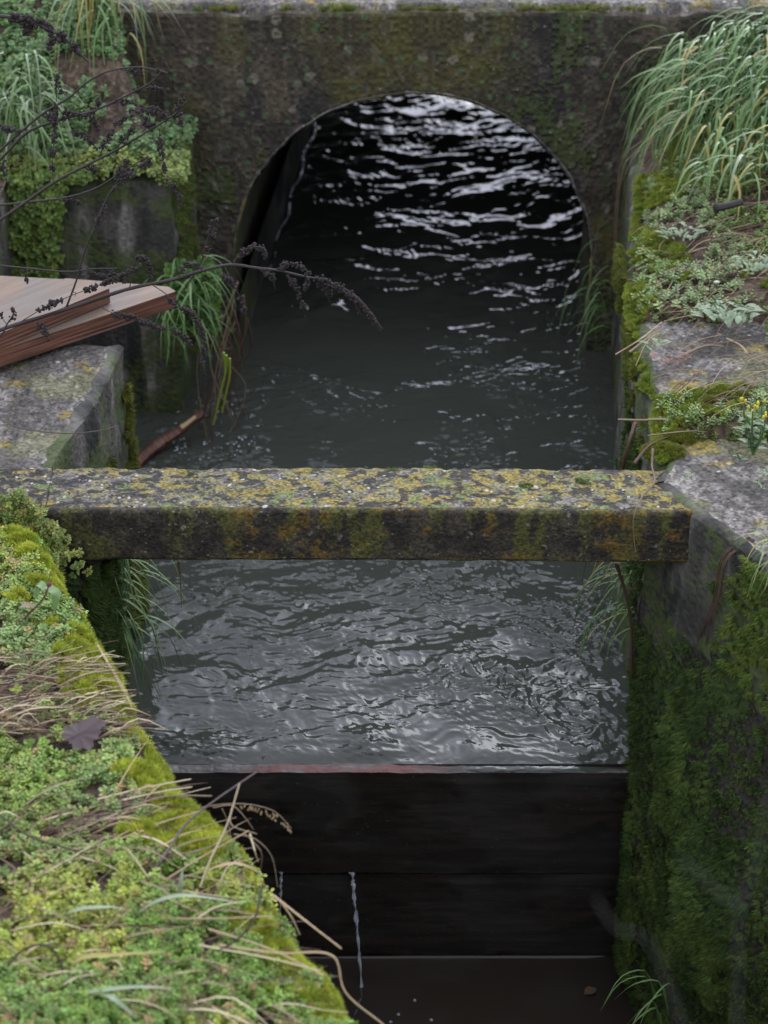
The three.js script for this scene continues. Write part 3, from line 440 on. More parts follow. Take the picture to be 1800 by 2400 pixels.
const coverMat = leafMat(1, 1, 1, 0.5, 0.22), mossTM = new THREE.MeshStandardMaterial({ roughness: 0.85, side: THREE.DoubleSide }), grassT = { a: leafMat(0.15, 0.265, 0.075, 0.55, 0.25), b: leafMat(0.21, 0.32, 0.125, 0.55, 0.25), c: leafMat(0.085, 0.175, 0.05, 0.45, 0.25), y: leafMat(0.36, 0.31, 0.09, 0.6, 0.2), pale: leafMat(0.3, 0.37, 0.23, 0.45, 0.25), straw: plain(0.38, 0.28, 0.155, 0.75), straw2: plain(0.22, 0.16, 0.1, 0.75), straw3: plain(0.5, 0.41, 0.26, 0.7), brown: plain(0.085, 0.045, 0.028, 0.8), dark: plain(0.022, 0.017, 0.016, 0.8) };
const tint = (a, v = 0.25) => { const k = 1 + rr(-v, v), y = rr(-0.12, 0.16); return lin(a[0] * k * (1 + y), a[1] * k, a[2] * k); };

// ------------------------------------------------------------------ near left bank: cover, moss, straw
const inEll = (p, x, y, a, b) => Math.pow((p[0] - x) / a, 2) + Math.pow((p[1] - y) / b, 2) < 1;
{
  const A = [], B = [], C = [], D = [], M = [];
  const nrm = (x, z) => V(hLeft(x - 0.01, z) - hLeft(x + 0.01, z), 0.02, hLeft(x, z - 0.01) - hLeft(x, z + 0.01)).normalize();
  for (let k = 0; k < 54000; k++) {
    const z = rr(-3.57, -1.75), s = Math.pow(rnd(), 1.25) * 1.15 - 0.012, x = edgeX(z) - s, y = hLeft(x, z), p = V(x, y, z), q = proj(p), nz = fbm(x * 14, z * 14, 3, 1501), w = q[0] + 60 * (nz - 0.5), h = q[1] + 60 * (fbm(x * 14 + 5, z * 14, 3, 1503) - 0.5);
    const straw = inEll([w, h], 170, 1665, 290, 95) || inEll([w, h], 350, 1890, 190, 52) || inEll([w, h], 230, 1965, 150, 34);
    const lipw = 0.13 * sst(nz, 0.42, 0.66) + 0.006, mossy = s < lipw - 0.02 && q[1] > 1280 || inEll([w, h], 205, 1560, 80, 75) || inEll([w, h], 430, 1960, 130, 45) || inEll([w, h], 390, 1800, 55, 40) || inEll([w, h], 790, 2370, 90, 50) || inEll([w, h], 60, 1260, 60, 30);
    if (mossy && q[1] < 2420) continue;
    if (straw && rnd() < 0.88) continue;
    if (fbm(x * 22, z * 22, 3, 1551) < 0.36) continue;
    const n = nrm(x, z).add(V(rr(-0.35, 0.35), 0, rr(-0.35, 0.35))).normalize(), t = { p: p.clone().add(V(0, rr(-0.004, 0.008), 0)), q: qUp(n, rnd() * 6.28), s: rr(0.45, 1.05) };
    const grey = sst(fbm(x * 5 + 3, z * 5, 3, 1511), 0.42, 0.62) * (q[1] < 2060 ? 1 : 0.3), yel = sst(fbm(x * 6, z * 6 + 3, 3, 1521), 0.45, 0.65) * (q[1] > 2050 || q[1] < 1350 ? 1 : 0.3);
    const col = mix(mix([0.2, 0.33, 0.055], [0.26, 0.36, 0.12], grey * 0.8), [0.42, 0.46, 0.075], yel * 0.8); t.c = rnd() < 0.07 ? tint([0.42, 0.33, 0.13]) : tint(col, 0.38);
    const r = rnd(); if (r > 0.97) { t.s *= 0.9; D.push(t); } else (grey > 0.5 ? (r < 0.6 ? B : A) : r < 0.45 ? A : r < 0.75 ? C : B).push(t);
  }
  for (let k = 0; k < 24000; k++) {
    const z = rr(-3.5, -1.8), s = Math.pow(rnd(), 1.6) * 0.55 - 0.004, x = edgeX(z) - s, y = hLeft(x, z), p = V(x, y, z), q = proj(p), nz = fbm(x * 14, z * 14, 3, 1501), w = q[0] + 60 * (nz - 0.5), h = q[1] + 60 * (fbm(x * 14 + 5, z * 14, 3, 1503) - 0.5);
    const lipw = 0.13 * sst(nz, 0.42, 0.66) + 0.006, mossy = s < lipw + 0.006 || inEll([w, h], 205, 1560, 85, 80) || inEll([w, h], 430, 1960, 135, 50) || inEll([w, h], 390, 1800, 60, 45) || inEll([w, h], 790, 2370, 95, 55) || inEll([w, h], 60, 1260, 65, 35);
    if (!mossy) continue;
    const cush = 0.03 * Math.pow(fbm(x * 34, z * 34, 2, 1531), 1.4), n = nrm(x, z).add(V(rr(-0.4, 0.4) + (s < 0.02 ? 0.6 : 0), 0, rr(-0.4, 0.4))).normalize();
    M.push({ p: p.clone().add(V(0, cush - 0.003, 0)), q: qUp(n, rnd() * 6.28), s: rr(0.8, 1.55), c: tint(mix([0.24, 0.31, 0.025], [0.5, 0.55, 0.06], fbm(x * 25, z * 25, 2, 1541)), 0.3) });
  }
  for (let k = 0; k < 420; k++) { const t = rnd(), px = rr(-30, lerp(70, 205, t)), py = lerp(1165, 1330, t) + rr(-10, 25), d = rnd(), p = onZ(px, py, BF + 0.02 + 0.05 * t * d); if (px > 60 && py < 1195) continue; if (px > 130 && rnd() < 0.55) continue; (rnd() < 0.5 ? A : C).push({ p, q: qUp(V(rr(-0.2, 0.7), 0.8, rr(0, 0.8)).normalize(), rnd() * 6.28), s: rr(0.6, 1.15), c: tint(mix([0.17, 0.245, 0.06], [0.31, 0.33, 0.07], rnd())) }); }
  scatter('chickweed_cover', weedA, coverMat, A, 'low green leafy ground cover on the near left bank', 'ground cover');
  scatter('broad_herb_cover', roundLeaf, coverMat, D, 'larger round leaves among the cover of the near left bank', 'ground cover');
  scatter('speedwell_cover', weedB, coverMat, B, 'grey green round leaved ground cover on the near left bank', 'ground cover');
  scatter('narrow_leaf_cover', weedC, coverMat, C, 'narrow leaved ground cover on the near left bank', 'ground cover');
  scatter('bank_moss', mossT, mossTM, M, 'bright yellow green moss along the lip of the left bank', 'moss');
  // a skirt of moss and weeds that hangs down the lip
  const S = []; for (let k = 0; k < 3600; k++) { const z = rr(-3.5, -1.9), d = Math.pow(rnd(), 1.8) * 0.09, n = V(1, 0.3 - d * 4, -0.45 + rr(-0.3, 0.3)).normalize(); S.push({ p: V(edgeX(z) - 0.016 + 0.012 * rnd(), TOP - 0.03 - d, z), q: qUp(n, rnd() * 6.28), s: rr(0.7, 1.5), c: tint([0.25, 0.29, 0.03]) }); }
  scatter('hanging_moss', mossL, mossTM, S, 'moss hanging from the lip of the left bank', 'moss');
}
const strawOn = (x, z, h, L, a, up, w, bend) => { const d = V(Math.cos(a), 0, Math.sin(a)), b = V(x, h(x, z) + 0.008, z), e = b.clone().addScaledVector(d, L), m = b.clone().addScaledVector(d, L / 2); m.y += up + bend; m.x += rr(-0.01, 0.01); m.z += rr(-0.01, 0.01); e.y = b.y + up * rr(0.3, 1.5); return [b, m, e]; };
{
  const gs = { straw: [], straw2: [], straw3: [], brown: [] };
  for (let k = 0; k < 820; k++) {
    const band = rnd(); let px, py; if (band < 0.42) { px = rr(-60, 330); py = 1665 + rr(-95, 95); } else if (band < 0.53) { const t = rnd(); px = lerp(120, 520, t) + rr(-30, 30); py = lerp(1990, 1850, t) + rr(-30, 30); } else { px = rr(-40, 760); py = rr(1950, 2400); }
    const q = onY(px, py, TOP + 0.02); if (q.x > edgeX(q.z) - 0.03 || (band >= 0.6 && rnd() < 0.5)) continue;
    const a = band < 0.53 ? -0.15 + rr(-0.3, 0.3) + (rnd() < 0.12 ? rr(-1, 1) : 0) : rr(-0.9, 0.9), L = Math.min(rr(0.04, band < 0.5 ? 0.14 : 0.18), 0.03 + (edgeX(q.z) - q.x) * 1.5);
    gs[pick(['straw', 'straw2', 'straw2', 'straw3', 'brown', 'brown'])].push(rnd() < 0.6 ? tube(strawOn(q.x - L * 0.4, q.z, hLeft, L, a, rr(0.002, 0.018), 0, rr(-0.003, 0.006)), rr(0.0005, 0.0012), rr(0.0004, 0.0008), 4, 6) : ribbon(strawOn(q.x - L * 0.4, q.z, hLeft, L, a, rr(0.002, 0.03), 0, rr(-0.003, 0.012)), rr(0.0018, 0.004), 0.2, 6));
  }
  for (const k in gs) kind(obj('straw_litter', mergeGeometries(gs[k]), grassT[k]), 'stuff', { straw: 'tan', straw2: 'brownish', straw3: 'pale', brown: 'dark brown' }[k] + ' dry straw litter matted on the near left bank', 'straw');
}
// single stems one can follow on the near left bank; pixel, pixel, height above the bank
const hb = TOP + 0.03;
const path = (a) => a.map(([x, y, h]) => onY(x, y, hb + (h ?? 0.02)));
{
  const z7 = (a) => a.map(([x, y, h]) => [x / 1.843, 1700 + y / 1.843, h]);
  const S = (name, label, cat, a, r0, r1, m, gr) => tag(obj(name, tube(path(z7(a)), r0, r1, 5, 24, 0.3), m), label, cat, gr);
  S('purple_twig', 'thin purplish twig slanting from the left bank over the stop logs', 'twig', [[645, 650, 0.01], [720, 550, 0.03], [800, 430, 0.05], [900, 345, 0.075], [1110, 200, 0.12]], 0.0028, 0.0014, plain(0.13, 0.095, 0.1, 0.7));
  S('long_straw', 'long pale straw leaning against the purplish twig', 'straw', [[865, 700, 0.01], [900, 600, 0.035], [980, 430, 0.07], [1035, 250, 0.12]], 0.0019, 0.0014, grassT.straw3);
  S('long_straw', 'straight straw rising from the moss beside the pale straw', 'straw', [[680, 690, 0.01], [870, 570, 0.03], [1075, 455, 0.05]], 0.0018, 0.001, grassT.straw);
  S('long_straw', 'straw pointing out over the lower stop log from the bank lip', 'straw', [[1180, 735, 0.0], [1320, 845, 0.0], [1475, 965, -0.01]], 0.0022, 0.0012, grassT.straw);
  S('long_straw', 'bent straw trailing down past the lower water', 'straw', [[950, 950, 0.02], [1200, 985, 0.02], [1440, 998, 0.02], [1490, 1150, -0.02], [1659, 1295, -0.05]], 0.0022, 0.0012, grassT.straw);
  for (const a of [[[420, 320], [600, 275], [825, 232, 0.04]], [[500, 330], [680, 290], [830, 266, 0.05]], [[400, 420], [700, 310], [915, 305, 0.05]], [[380, 550], [700, 420], [870, 370, 0.03]], [[150, 545], [420, 520], [560, 455]], [[620, 575], [860, 540], [1000, 480]], [[620, 832], [900, 835], [1180, 825]], [[550, 535, 0.05], [600, 600, 0.03], [645, 665]], [[215, 870], [400, 865], [560, 860]], [[1000, 360], [1000, 430, 0.01], [1110, 470, 0]], [[1080, 470], [1100, 540], [1115, 590, -0.03]], [[1210, 760, 0], [1260, 830, -0.02], [1295, 905, -0.05]], [[900, 880], [1150, 960], [1400, 1080]], [[860, 950], [1180, 1010], [1380, 1060]], [[350, 570], [450, 600], [560, 650]], [[0, 880], [30, 950], [60, 1000]], [[120, 740], [300, 640], [480, 560]]]) S('dry_straw', 'dry straw stem lying across the plants of the near left bank', 'straw', a, 0.0017, 0.0011, pick([grassT.straw, grassT.straw2, grassT.straw3]), 'loose straws on the left bank');
  for (const [a, l] of [[[[0, 1080, 0.03], [100, 970, 0.06], [200, 950, 0.07], [260, 1020, 0.04], [275, 1090]], 'dark arched stem over chickweed'], [[[0, 390, 0.04], [130, 480, 0.04], [250, 520, 0.04], [400, 560]], 'dark thin stem lying over grey green cover'], [[[1130, 700, 0.06], [1100, 830, 0.05], [1030, 920, 0.03], [950, 970]], 'olive hooked stem at the bank lip']]) S('bent_weed', l, 'stem', a, 0.0022, 0.0016, plain(0.05, 0.042, 0.022, 0.8));
  // grass that arches out with its seeds
  const g = thing('seed_grass', 'arching dry grass panicle hanging over the top stop log', 'grass');
  obj('stem', tube(path(z7([[860, 355, 0.02], [1000, 338, 0.06], [1100, 345, 0.06], [1190, 375, 0.05], [1258, 445, 0.03]])), 0.0012, 0.0006, 4, 24), grassT.straw2, g);
  const sd = []; for (let k = 0; k < 46; k++) { const t = rnd(), q = path(z7([[lerp(1040, 1255, t) + rr(-8, 8), 342 + 100 * Math.pow(t, 2.2) + rr(0, 26), 0.05]]))[0]; const s = new THREE.IcosahedronGeometry(0.0018, 0); s.scale(0.7, 1.6, 0.7); s.translate(q.x, q.y, q.z); sd.push(s); } obj('seed_head', mergeGeometries(sd), grassT.straw, g);
  for (const a of [[[920, 355, 0.02], [1010, 350, 0.05], [1060, 400, 0.04], [1095, 450, 0.02]], [[1010, 470, 0.02], [1100, 490, 0.03], [1170, 560, 0], [1200, 700, -0.06]], [[1060, 470, 0.02], [1125, 540, 0], [1128, 620, -0.05]], [[960, 360], [985, 420, -0.01], [1000, 500, -0.03]]]) S('fine_straw', 'fine hanging dry grass stem at the lip below the seed panicle', 'straw', a, 0.0011, 0.0006, grassT.straw2, 'fine stems at the lip');
  const R = (label, a, w, m, gr) => tag(obj('flat_grass', ribbon(path(z7(a)), w, 0.3, 16), m), label, 'grass', gr);
  R('green to yellow grass blade bent flat over chickweed', [[285, 1090, 0.02], [345, 1010, 0.06], [500, 992, 0.07], [720, 978, 0.06]], 0.011, grassT.y);
  for (const a of [[[310, 1165, 0.03], [480, 1140, 0.06], [620, 1130, 0.07], [760, 1140, 0.05]], [[400, 1160, 0.03], [490, 1180, 0.06], [560, 1240, 0.04], [610, 1290]], [[260, 830, 0.02], [340, 795, 0.05], [450, 785, 0.05], [540, 790, 0.03]], [[600, 810, 0.02], [680, 760, 0.05], [780, 735, 0.06], [900, 745, 0.05], [1050, 770, 0.03]], [[775, 740, 0.03], [782, 680, 0.06], [790, 610, 0.08]]]) R('pale glaucous grass blade over the chickweed near the bank lip', a, 0.0085, grassT.pale, 'pale blades on the left bank');
  R('tan folded grass blade curving over the bank lip', [[880, 640, 0.02], [960, 605, 0.05], [1040, 600, 0.06], [1155, 655, 0.03]], 0.008, grassT.straw);
  // more straws higher up
  const z5 = (a) => a.map(([x, y, h]) => [x / 1.843, 1050 + y / 1.843, h]);
  for (const a of [[[75, 975], [160, 985], [255, 995]], [[240, 1060], [330, 1075], [450, 1080]], [[420, 850, 0], [470, 930, 0], [540, 1050, -0.01], [572, 1130, -0.02]], [[430, 870, 0], [500, 990, 0], [560, 1100, -0.01]]]) tag(obj('dry_straw', tube(path(z5(a)), 0.0018, 0.0012, 5, 16, 0.3), grassT.straw), 'dry straw stem lying across the plants of the near left bank', 'straw', 'loose straws on the left bank');
  // fallen leaf: five lobes
  const c = onY(185, 1722, hb + 0.03), out = []; for (let k = 0; k < 60; k++) { const a = k / 60 * Math.PI * 2, r = (0.04 + 0.022 * Math.pow(Math.abs(Math.cos(1.5 * a + 0.4)), 0.7) + 0.006 * Math.sin(9 * a + 1) + 0.004 * Math.sin(17 * a)) * (1 + 0.25 * Math.cos(a)); out.push([r * Math.cos(a), r * Math.sin(a)]); }
  const lp = [0, 0.004, 0], li = []; for (const ring of [0.5, 1]) out.forEach(([x, z], k) => lp.push(x * ring, 0.002 * Math.sin(k * 0.9) * ring + 0.004 * ring * Math.cos(2 * k / 60 * 6.28), z * ring)); for (let k = 0; k < 60; k++) { const n = (k + 1) % 60; li.push(0, 1 + n, 1 + k, 1 + k, 1 + n, 61 + n, 1 + k, 61 + n, 61 + k); }
  const leaf = thing('fallen_leaf', 'dark purplish lobed dead leaf lying on the straw', 'leaf'); leaf.position.copy(c); leaf.rotation.set(0.1, 0.5, 0.12); leaf.scale.setScalar(0.62);
  obj('blade', geoOf(lp, li), plain(0.06, 0.04, 0.038, 0.7), leaf); obj('midrib', tube([V(-0.06, 0.004, 0), V(0, 0.006, 0), V(0.055, 0.006, 0)], 0.0012, 0.0008, 4, 8), plain(0.09, 0.07, 0.06), leaf);
  // seedling with drooping leaves
  const n = thing('nettle_seedling', 'seedling with reddish stem and drooping toothed leaves on the left bank', 'seedling');
  const st = path(z5([[50, 800, 0.0], [120, 720, 0.03], [190, 645, 0.08], [212, 590, 0.1]])); obj('stem', tube(st, 0.0026, 0.0015, 5, 12), plain(0.12, 0.05, 0.045), n);
  for (const [a, m] of [[[[195, 610, 0.085], [170, 590, 0.09], [150, 650, 0.06]], 'b'], [[[205, 600, 0.09], [240, 630, 0.09], [235, 710, 0.05]], 'b'], [[[150, 690, 0.05], [100, 680, 0.06], [65, 720, 0.03]], 'straw2']]) obj('leaf', ribbon(path(z5(a)), 0.019, 0.3, 8, null, 0.5), grassT[m], n);
  obj('bud', new THREE.IcosahedronGeometry(0.005, 1).translate(...st[3].toArray()), plain(0.12, 0.03, 0.05), n);
}

// ------------------------------------------------------------------ moss on walls and beam
{
  const Mw = [], Mh = [];
  for (let k = 0; k < 27000; k++) {
    const s = rr(-0.01, 1.25), y = rr(-0.58, 0.72), m = mossAt(s, y), f = fbm(s * 8, y * 7, 4, 1601); if (rnd() > m * (0.3 + 1.1 * sst(f, 0.42, 0.55))) continue;
    const p = WA.clone().addScaledVector(WDIR, s).addScaledVector(WN, wingDisp(s, y) - 0.001); p.y = y;
    const long = fbm(s * 4 + 9, y * 3, 3, 1611) > 0.52 || s < 0.06, n = WN.clone().add(V(rr(-0.3, 0.3), long ? -0.9 : rr(-0.4, 0.5), rr(-0.3, 0.3))).normalize();
    (long ? Mh : Mw).push({ p, q: qUp(n, rnd() * 6.28), s: rr(0.7, 1.35), c: tint(mix([0.04, 0.075, 0.01], [0.08, 0.13, 0.02], sst(fbm(s * 11, y * 11, 3, 1621), 0.4, 0.65)), 0.3) });
  }
  for (let k = 0; k < 480; k++) { const s = rr(0.24, 0.6), y = TOP - 0.01 - Math.pow(rnd(), 1.5) * 0.28, lim = sst(s, 0.24, 0.36); if (rnd() > lim) continue; const p = WA.clone().addScaledVector(WDIR, s).addScaledVector(WN, wingDisp(s, y) + 0.002 + 0.008 * rnd()); p.y = y; Mh.push({ p, q: qUp(WN.clone().add(V(0, -0.5, 0)).normalize(), rnd() * 6), s: rr(0.9, 1.6), c: tint([0.12, 0.18, 0.025]) }); }
  scatter('wing_wall_moss', mossT, mossTM, Mw, 'dark green cushion moss on the wing wall', 'moss');
  scatter('wing_wall_feather_moss', mossL, mossTM, Mh, 'feathery hanging moss on the wing wall', 'moss');
  const Me = [];
  for (let k = 0; k < 2600; k++) { const z = rr(-4.9, -3.74), y = TOP + 0.004 - Math.pow(rnd(), 1.3) * (z > -4.5 ? 0.6 : 0.1), x = (z > -3.85 ? lerp(XR, 0.59, (-3.74 - z) / 0.11) : 0.59) + (z < -4.3 ? (-4.3 - z) * 0.04 : 0) + 0.012; if (fbm(z * 9, y * 6, 3, 1631) < 0.53) continue; Me.push({ p: V(x - 0.008 + rr(-0.006, 0.006), y, z), q: qUp(V(-1, rr(-0.6, 0.6), rr(-0.3, 0.5)).normalize(), rnd() * 6), s: rr(0.8, 1.6), c: tint(y > 0.62 ? [0.12, 0.14, 0.016] : [0.05, 0.085, 0.012], 0.3) }); }
  for (let k = 0; k < 2600; k++) { const e = rnd(), y = rr(0, 0.74), t = rnd(); const z = e < 0.35 ? -4.31 + rr(-0.01, 0.03) : lerp(-4.31, -4.0, t); if (fbm(z * 13, y * 9, 4, 1641) < 0.5 + 0.16 * sst(y, 0.25, 0.7)) continue; const x = -0.615 + rr(-0.012, 0.004); Me.push({ p: V(x - (e < 0.35 ? 0 : 0.03 * t), y, z), q: qUp(V(0.9, rr(-0.7, 0.2), rr(-0.2, 0.7)).normalize(), rnd() * 6), s: rr(0.8, 1.6), c: tint(mix([0.06, 0.085, 0.012], [0.17, 0.185, 0.02], fbm(e * 20, y * 9, 2, 1651))) }); }
  for (let k = 0; k < 3400; k++) { const t = rnd(), y = rr(-0.02, 0.6), p = t < 0.75 ? V(lerp(-0.665, -0.6, t / 0.75), y, lerp(-3.99, -3.72, t / 0.75)) : V(lerp(-0.6, -0.64, (t - 0.75) * 4), y, lerp(-3.72, -3.6, (t - 0.75) * 4)); if (fbm(t * 9, y * 7, 3, 1661) < 0.36) continue; Me.push({ p: p.add(V(rr(0, 0.014), 0, 0)), q: qUp(V(1, rr(-0.9, 0.2), rr(-0.2, 0.6)).normalize(), rnd() * 6), s: rr(0.9, 1.9), c: tint([0.05, 0.09, 0.012], 0.35) }); }
  for (let k = 0; k < 420; k++) { const y = rr(0.1, 0.78), x = rr(-0.595, -0.565); if (rnd() > sst(fbm(x * 40, y * 4, 3, 1671), 0.35, 0.55)) continue; Me.push({ p: V(x, y, -5.36 - (x + 0.6) * 8 + 0.01), q: qUp(V(0.6, -0.6, 0.7).normalize(), rnd() * 6), s: rr(0.9, 1.8), c: tint([0.12, 0.16, 0.03]) }); }
  scatter('channel_moss', mossL, mossTM, Me, 'moss along the edges of the channel walls', 'moss');
  const Mt = []; for (let k = 0; k < 1500; k++) { const x = rr(-0.7, 0.75), z = ZH - rnd() * 0.12; if (fbm(x * 8, z * 8, 3, 1681) < 0.52) continue; Mt.push({ p: V(x, 1.095, z), q: qUp(V(rr(-0.4, 0.4), 1, rr(-0.2, 0.5)).normalize(), rnd() * 6), s: rr(0.8, 1.5), c: tint([0.2, 0.23, 0.05]) }); }
  scatter('coping_moss', mossT, mossTM, Mt, 'moss on the top of the headwall', 'moss');
  const Mb = []; for (const [x, z] of [[-0.37, -3.66], [-0.42, -3.745], [-0.25, -3.68], [0.02, -3.76], [0.1, -3.77], [0.3, -3.7], [-0.15, -3.755], [-0.4, -3.75], [0.42, -3.72], [-0.05, -3.64]]) for (let k = 0; k < 14; k++) Mb.push({ p: V(x + rr(-0.014, 0.014), BT - 0.002, z + rr(-0.008, 0.008)), q: qUp(V(rr(-0.4, 0.4), 1, rr(-0.4, 0.4)).normalize(), rnd() * 6), s: rr(0.5, 0.85), c: tint([0.16, 0.22, 0.06]) });
  scatter('beam_moss', mossT, mossTM, Mb, 'small moss cushions on the concrete beam', 'moss');
}

// ------------------------------------------------------------------ grass tufts
function bladePts(b, az, L, rise, droop) { const d = V(Math.cos(az), 0, Math.sin(az)), e = V(-d.z, 0, d.x).multiplyScalar(rr(-0.14, 0.14) * L); droop *= rr(0.7, 1.25); return [b, b.clone().addScaledVector(d, L * 0.22).add(V(0, rise * L, 0)), b.clone().addScaledVector(d, L * 0.55).add(V(0, (rise * 1.05 - droop * 0.25) * L, 0)), b.clone().addScaledVector(d, L * (0.88 - 0.2 * droop)).add(V(0, (rise * 0.8 - droop) * L, 0)).add(e)]; }
function tuft(name, label, n, base, az, L, rise, droop, w, mats, cat = 'grass') {
  const g = thing(name, label, cat), rest = [];
  for (let k = 0; k < n; k++) {
    const b = base(), geo = ribbon(bladePts(b, az(), rr(...L), rr(...rise), rr(...droop)), rr(...w), 0.3, 9), m = grassT[pick(mats)];
    if (k < 300) { obj('blade', geo, m, g); continue; }
    const c = []; for (let i = 0; i < geo.attributes.position.count; i++) c.push(m.color.r, m.color.g, m.color.b);
    geo.setAttribute('color', new THREE.Float32BufferAttribute(c, 3)); rest.push(geo);
  }
  if (rest.length) { const m = leafMat(1, 1, 1, 0.55, 0.25); m.vertexColors = true; obj('blade_mass', mergeGeometries(rest), m, g).userData.kind = 'stuff'; }
  return g;
}
const onRight = (x0, x1, z0, z1) => () => { const x = rr(x0, x1), z = rr(z0, z1); return V(x, hRight(x, z) - 0.005, z); };
const towards = (a, v) => () => a + rr(-v, v);
tuft('grass_tuft', 'big lush green grass tuft drooping over the right end of the headwall', 860, onRight(0.85, 1.45, -5.74, -5.3), towards(2.45, 0.8), [0.14, 0.33], [0.2, 0.65], [0.25, 0.9], [0.0045, 0.0085], ['a', 'a', 'b', 'a', 'b', 'c', 'a', 'c', 'a', 'b', 'a', 'c', 'b', 'a', 'c', 'b', 'a', 'y', 'a', 'a', 'c', 'b', 'a', 'straw', 'a', 'c']);
tuft('grass_tuft', 'paler shorter grass tuft on the right bank below the big tuft', 120, onRight(0.86, 1.3, -5.25, -4.98), towards(2.3, 0.9), [0.1, 0.24], [0.25, 0.6], [0.2, 0.7], [0.006, 0.011], ['b', 'pale', 'b', 'a', 'y']);
const onBack = (px, py, r) => () => { const q = onZ(px, py, -5.55), x = q.x + rr(-r, r), z = clamp(-5.34 - (q.y - TOP) * 1.0 + rr(-r, r), -5.75, -5.35); return V(x, hBack(x, z), z); };
tuft('grass_tuft', 'glaucous grass tuft at the top of the upper left bank', 46, onBack(225, 60, 0.05), towards(1.2, 1.2), [0.15, 0.3], [0.3, 0.65], [0.35, 0.9], [0.004, 0.008], ['pale', 'b', 'a', 'y']);
tuft('grass_tuft', 'pale arching grass tuft above the low back wall', 60, onBack(70, 300, 0.07), towards(1.2, 1.5), [0.12, 0.26], [0.35, 0.8], [0.25, 0.9], [0.004, 0.0085], ['pale', 'b', 'a', 'b']);
tuft('grass_tuft', 'green grass tuft hanging beside the plank tip above the debris', 60, () => { const q = onZ(rr(375, 470), rr(640, 800), -5.2 + rr(-0.05, 0.05)); return q; }, towards(1.2, 1.3), [0.08, 0.2], [0.0, 0.45], [0.3, 1.0], [0.003, 0.007], ['a', 'c', 'a', 'b']);
tuft('grass_tuft', 'dark green grass hanging from the mossy pier under the beam', 60, () => V(rr(-0.63, -0.58), rr(0.24, 0.52), rr(-3.92, -3.74)), towards(0.9, 0.8), [0.08, 0.24], [0.05, 0.4], [0.4, 1.0], [0.003, 0.0065], ['c', 'a', 'c', 'b']);
tuft('grass_tuft', 'grass tuft hanging from the right wall beneath the beam', 44, () => V(rr(XR - 0.012, XR + 0.005), rr(0.32, 0.6), rr(-3.86, -3.76)), towards(2.6, 0.7), [0.08, 0.22], [0.0, 0.3], [0.4, 1.0], [0.003, 0.0065], ['c', 'a', 'a', 'y']);
tuft('grass_tuft', 'thin grass at the foot of the headwall right of the opening', 20, () => V(rr(0.62, 0.7), rr(0.2, 0.42), rr(-5.6, -5.4)), towards(2.8, 0.7), [0.1, 0.22], [0.1, 0.45], [0.3, 0.9], [0.003, 0.006], ['c', 'a']);
tuft('grass_tuft', 'small grass tuft with yellow tips on the coping of the wing wall', 26, () => { const s = rr(0.3, 0.42), p = WA.clone().addScaledVector(WDIR, s).addScaledVector(WN, -rr(0.02, 0.08)); p.y = TOP + 0.002; return p; }, towards(2.7, 0.9), [0.06, 0.13], [0.1, 0.5], [0.2, 0.7], [0.002, 0.0045], ['a', 'y', 'b']);
tuft('grass_tuft', 'few grass blades sprouting low on the mossy wing wall', 7, () => { const ss = rr(0.34, 0.46), y = rr(-0.5, -0.3), p = WA.clone().addScaledVector(WDIR, ss).addScaledVector(WN, wingDisp(ss, y)); p.y = y; return p; }, towards(2.6, 0.6), [0.1, 0.2], [0.5, 0.9], [0.1, 0.4], [0.003, 0.006], ['a', 'b']);

// ------------------------------------------------------------------ leafy cover of the upper left bank and the recess
{
  const A = [], B = [], C = [];
  for (let k = 0; k < 5200; k++) {
    const x = -0.56 - Math.pow(rnd(), 1.2) * 1.1, z = rr(-5.76, -5.33), y = hBack(x, z), q = proj(V(x, y, z)), f = fbm(x * 9, z * 9, 3, 1701);
    if (inEll(q, 330, 230, 110, 110) && rnd() < 0.85) continue; if (x > -0.63 && z < -5.5 && rnd() < 0.7) continue; if (f < 0.34) continue;
    const t = { p: V(x, y + rr(-0.004, 0.02), z), q: qUp(V(rr(-0.5, 0.5), 1, rr(0, 0.9)).normalize(), rnd() * 6.28), s: rr(0.6, 1.15), c: tint(mix([0.13, 0.235, 0.07], [0.21, 0.32, 0.13], f), 0.35) };
    if (q[1] > 370) { t.c = tint(mix([0.19, 0.28, 0.08], [0.28, 0.33, 0.08], f), 0.35); t.s *= 1.3; C.push(t); } else (f > 0.55 ? A : B).push(t);
  }
  for (let k = 0; k < 1500; k++) { const x = -0.82 - Math.pow(rnd(), 0.8) * 0.42, y = TOP + 0.03 - Math.pow(rnd(), 1.1) * lerp(0.02, 0.5, sst(-x, 0.88, 0.96)), t = { p: V(x, y, -5.335 + rr(-0.01, 0.025)), q: qUp(V(rr(-0.4, 0.4), 0.6, 0.9).normalize(), rnd() * 6.28), s: rr(0.9, 1.6), c: tint([0.15, 0.23, 0.045], 0.35) }; C.push(t); }
  for (let k = 0; k < 260; k++) C.push({ p: onZ(rr(395, 510), rr(620, 780), -5.22 + rr(-0.05, 0.03)), q: qUp(V(rr(-0.4, 0.6), 0.7, 0.8).normalize(), rnd() * 6.28), s: rr(0.9, 1.7), c: tint([0.09, 0.18, 0.03], 0.3) });
  scatter('broad_leaf_cover', bigLeaf, coverMat, A, 'grey green broad leaves covering the upper left bank', 'ground cover');
  scatter('round_leaf_cover', roundLeaf, coverMat, B, 'round leaved plants covering the upper left bank', 'ground cover');
  scatter('creeping_cover', weedB, coverMat, C, 'creeping green plants spilling over the low back wall', 'ground cover');
}

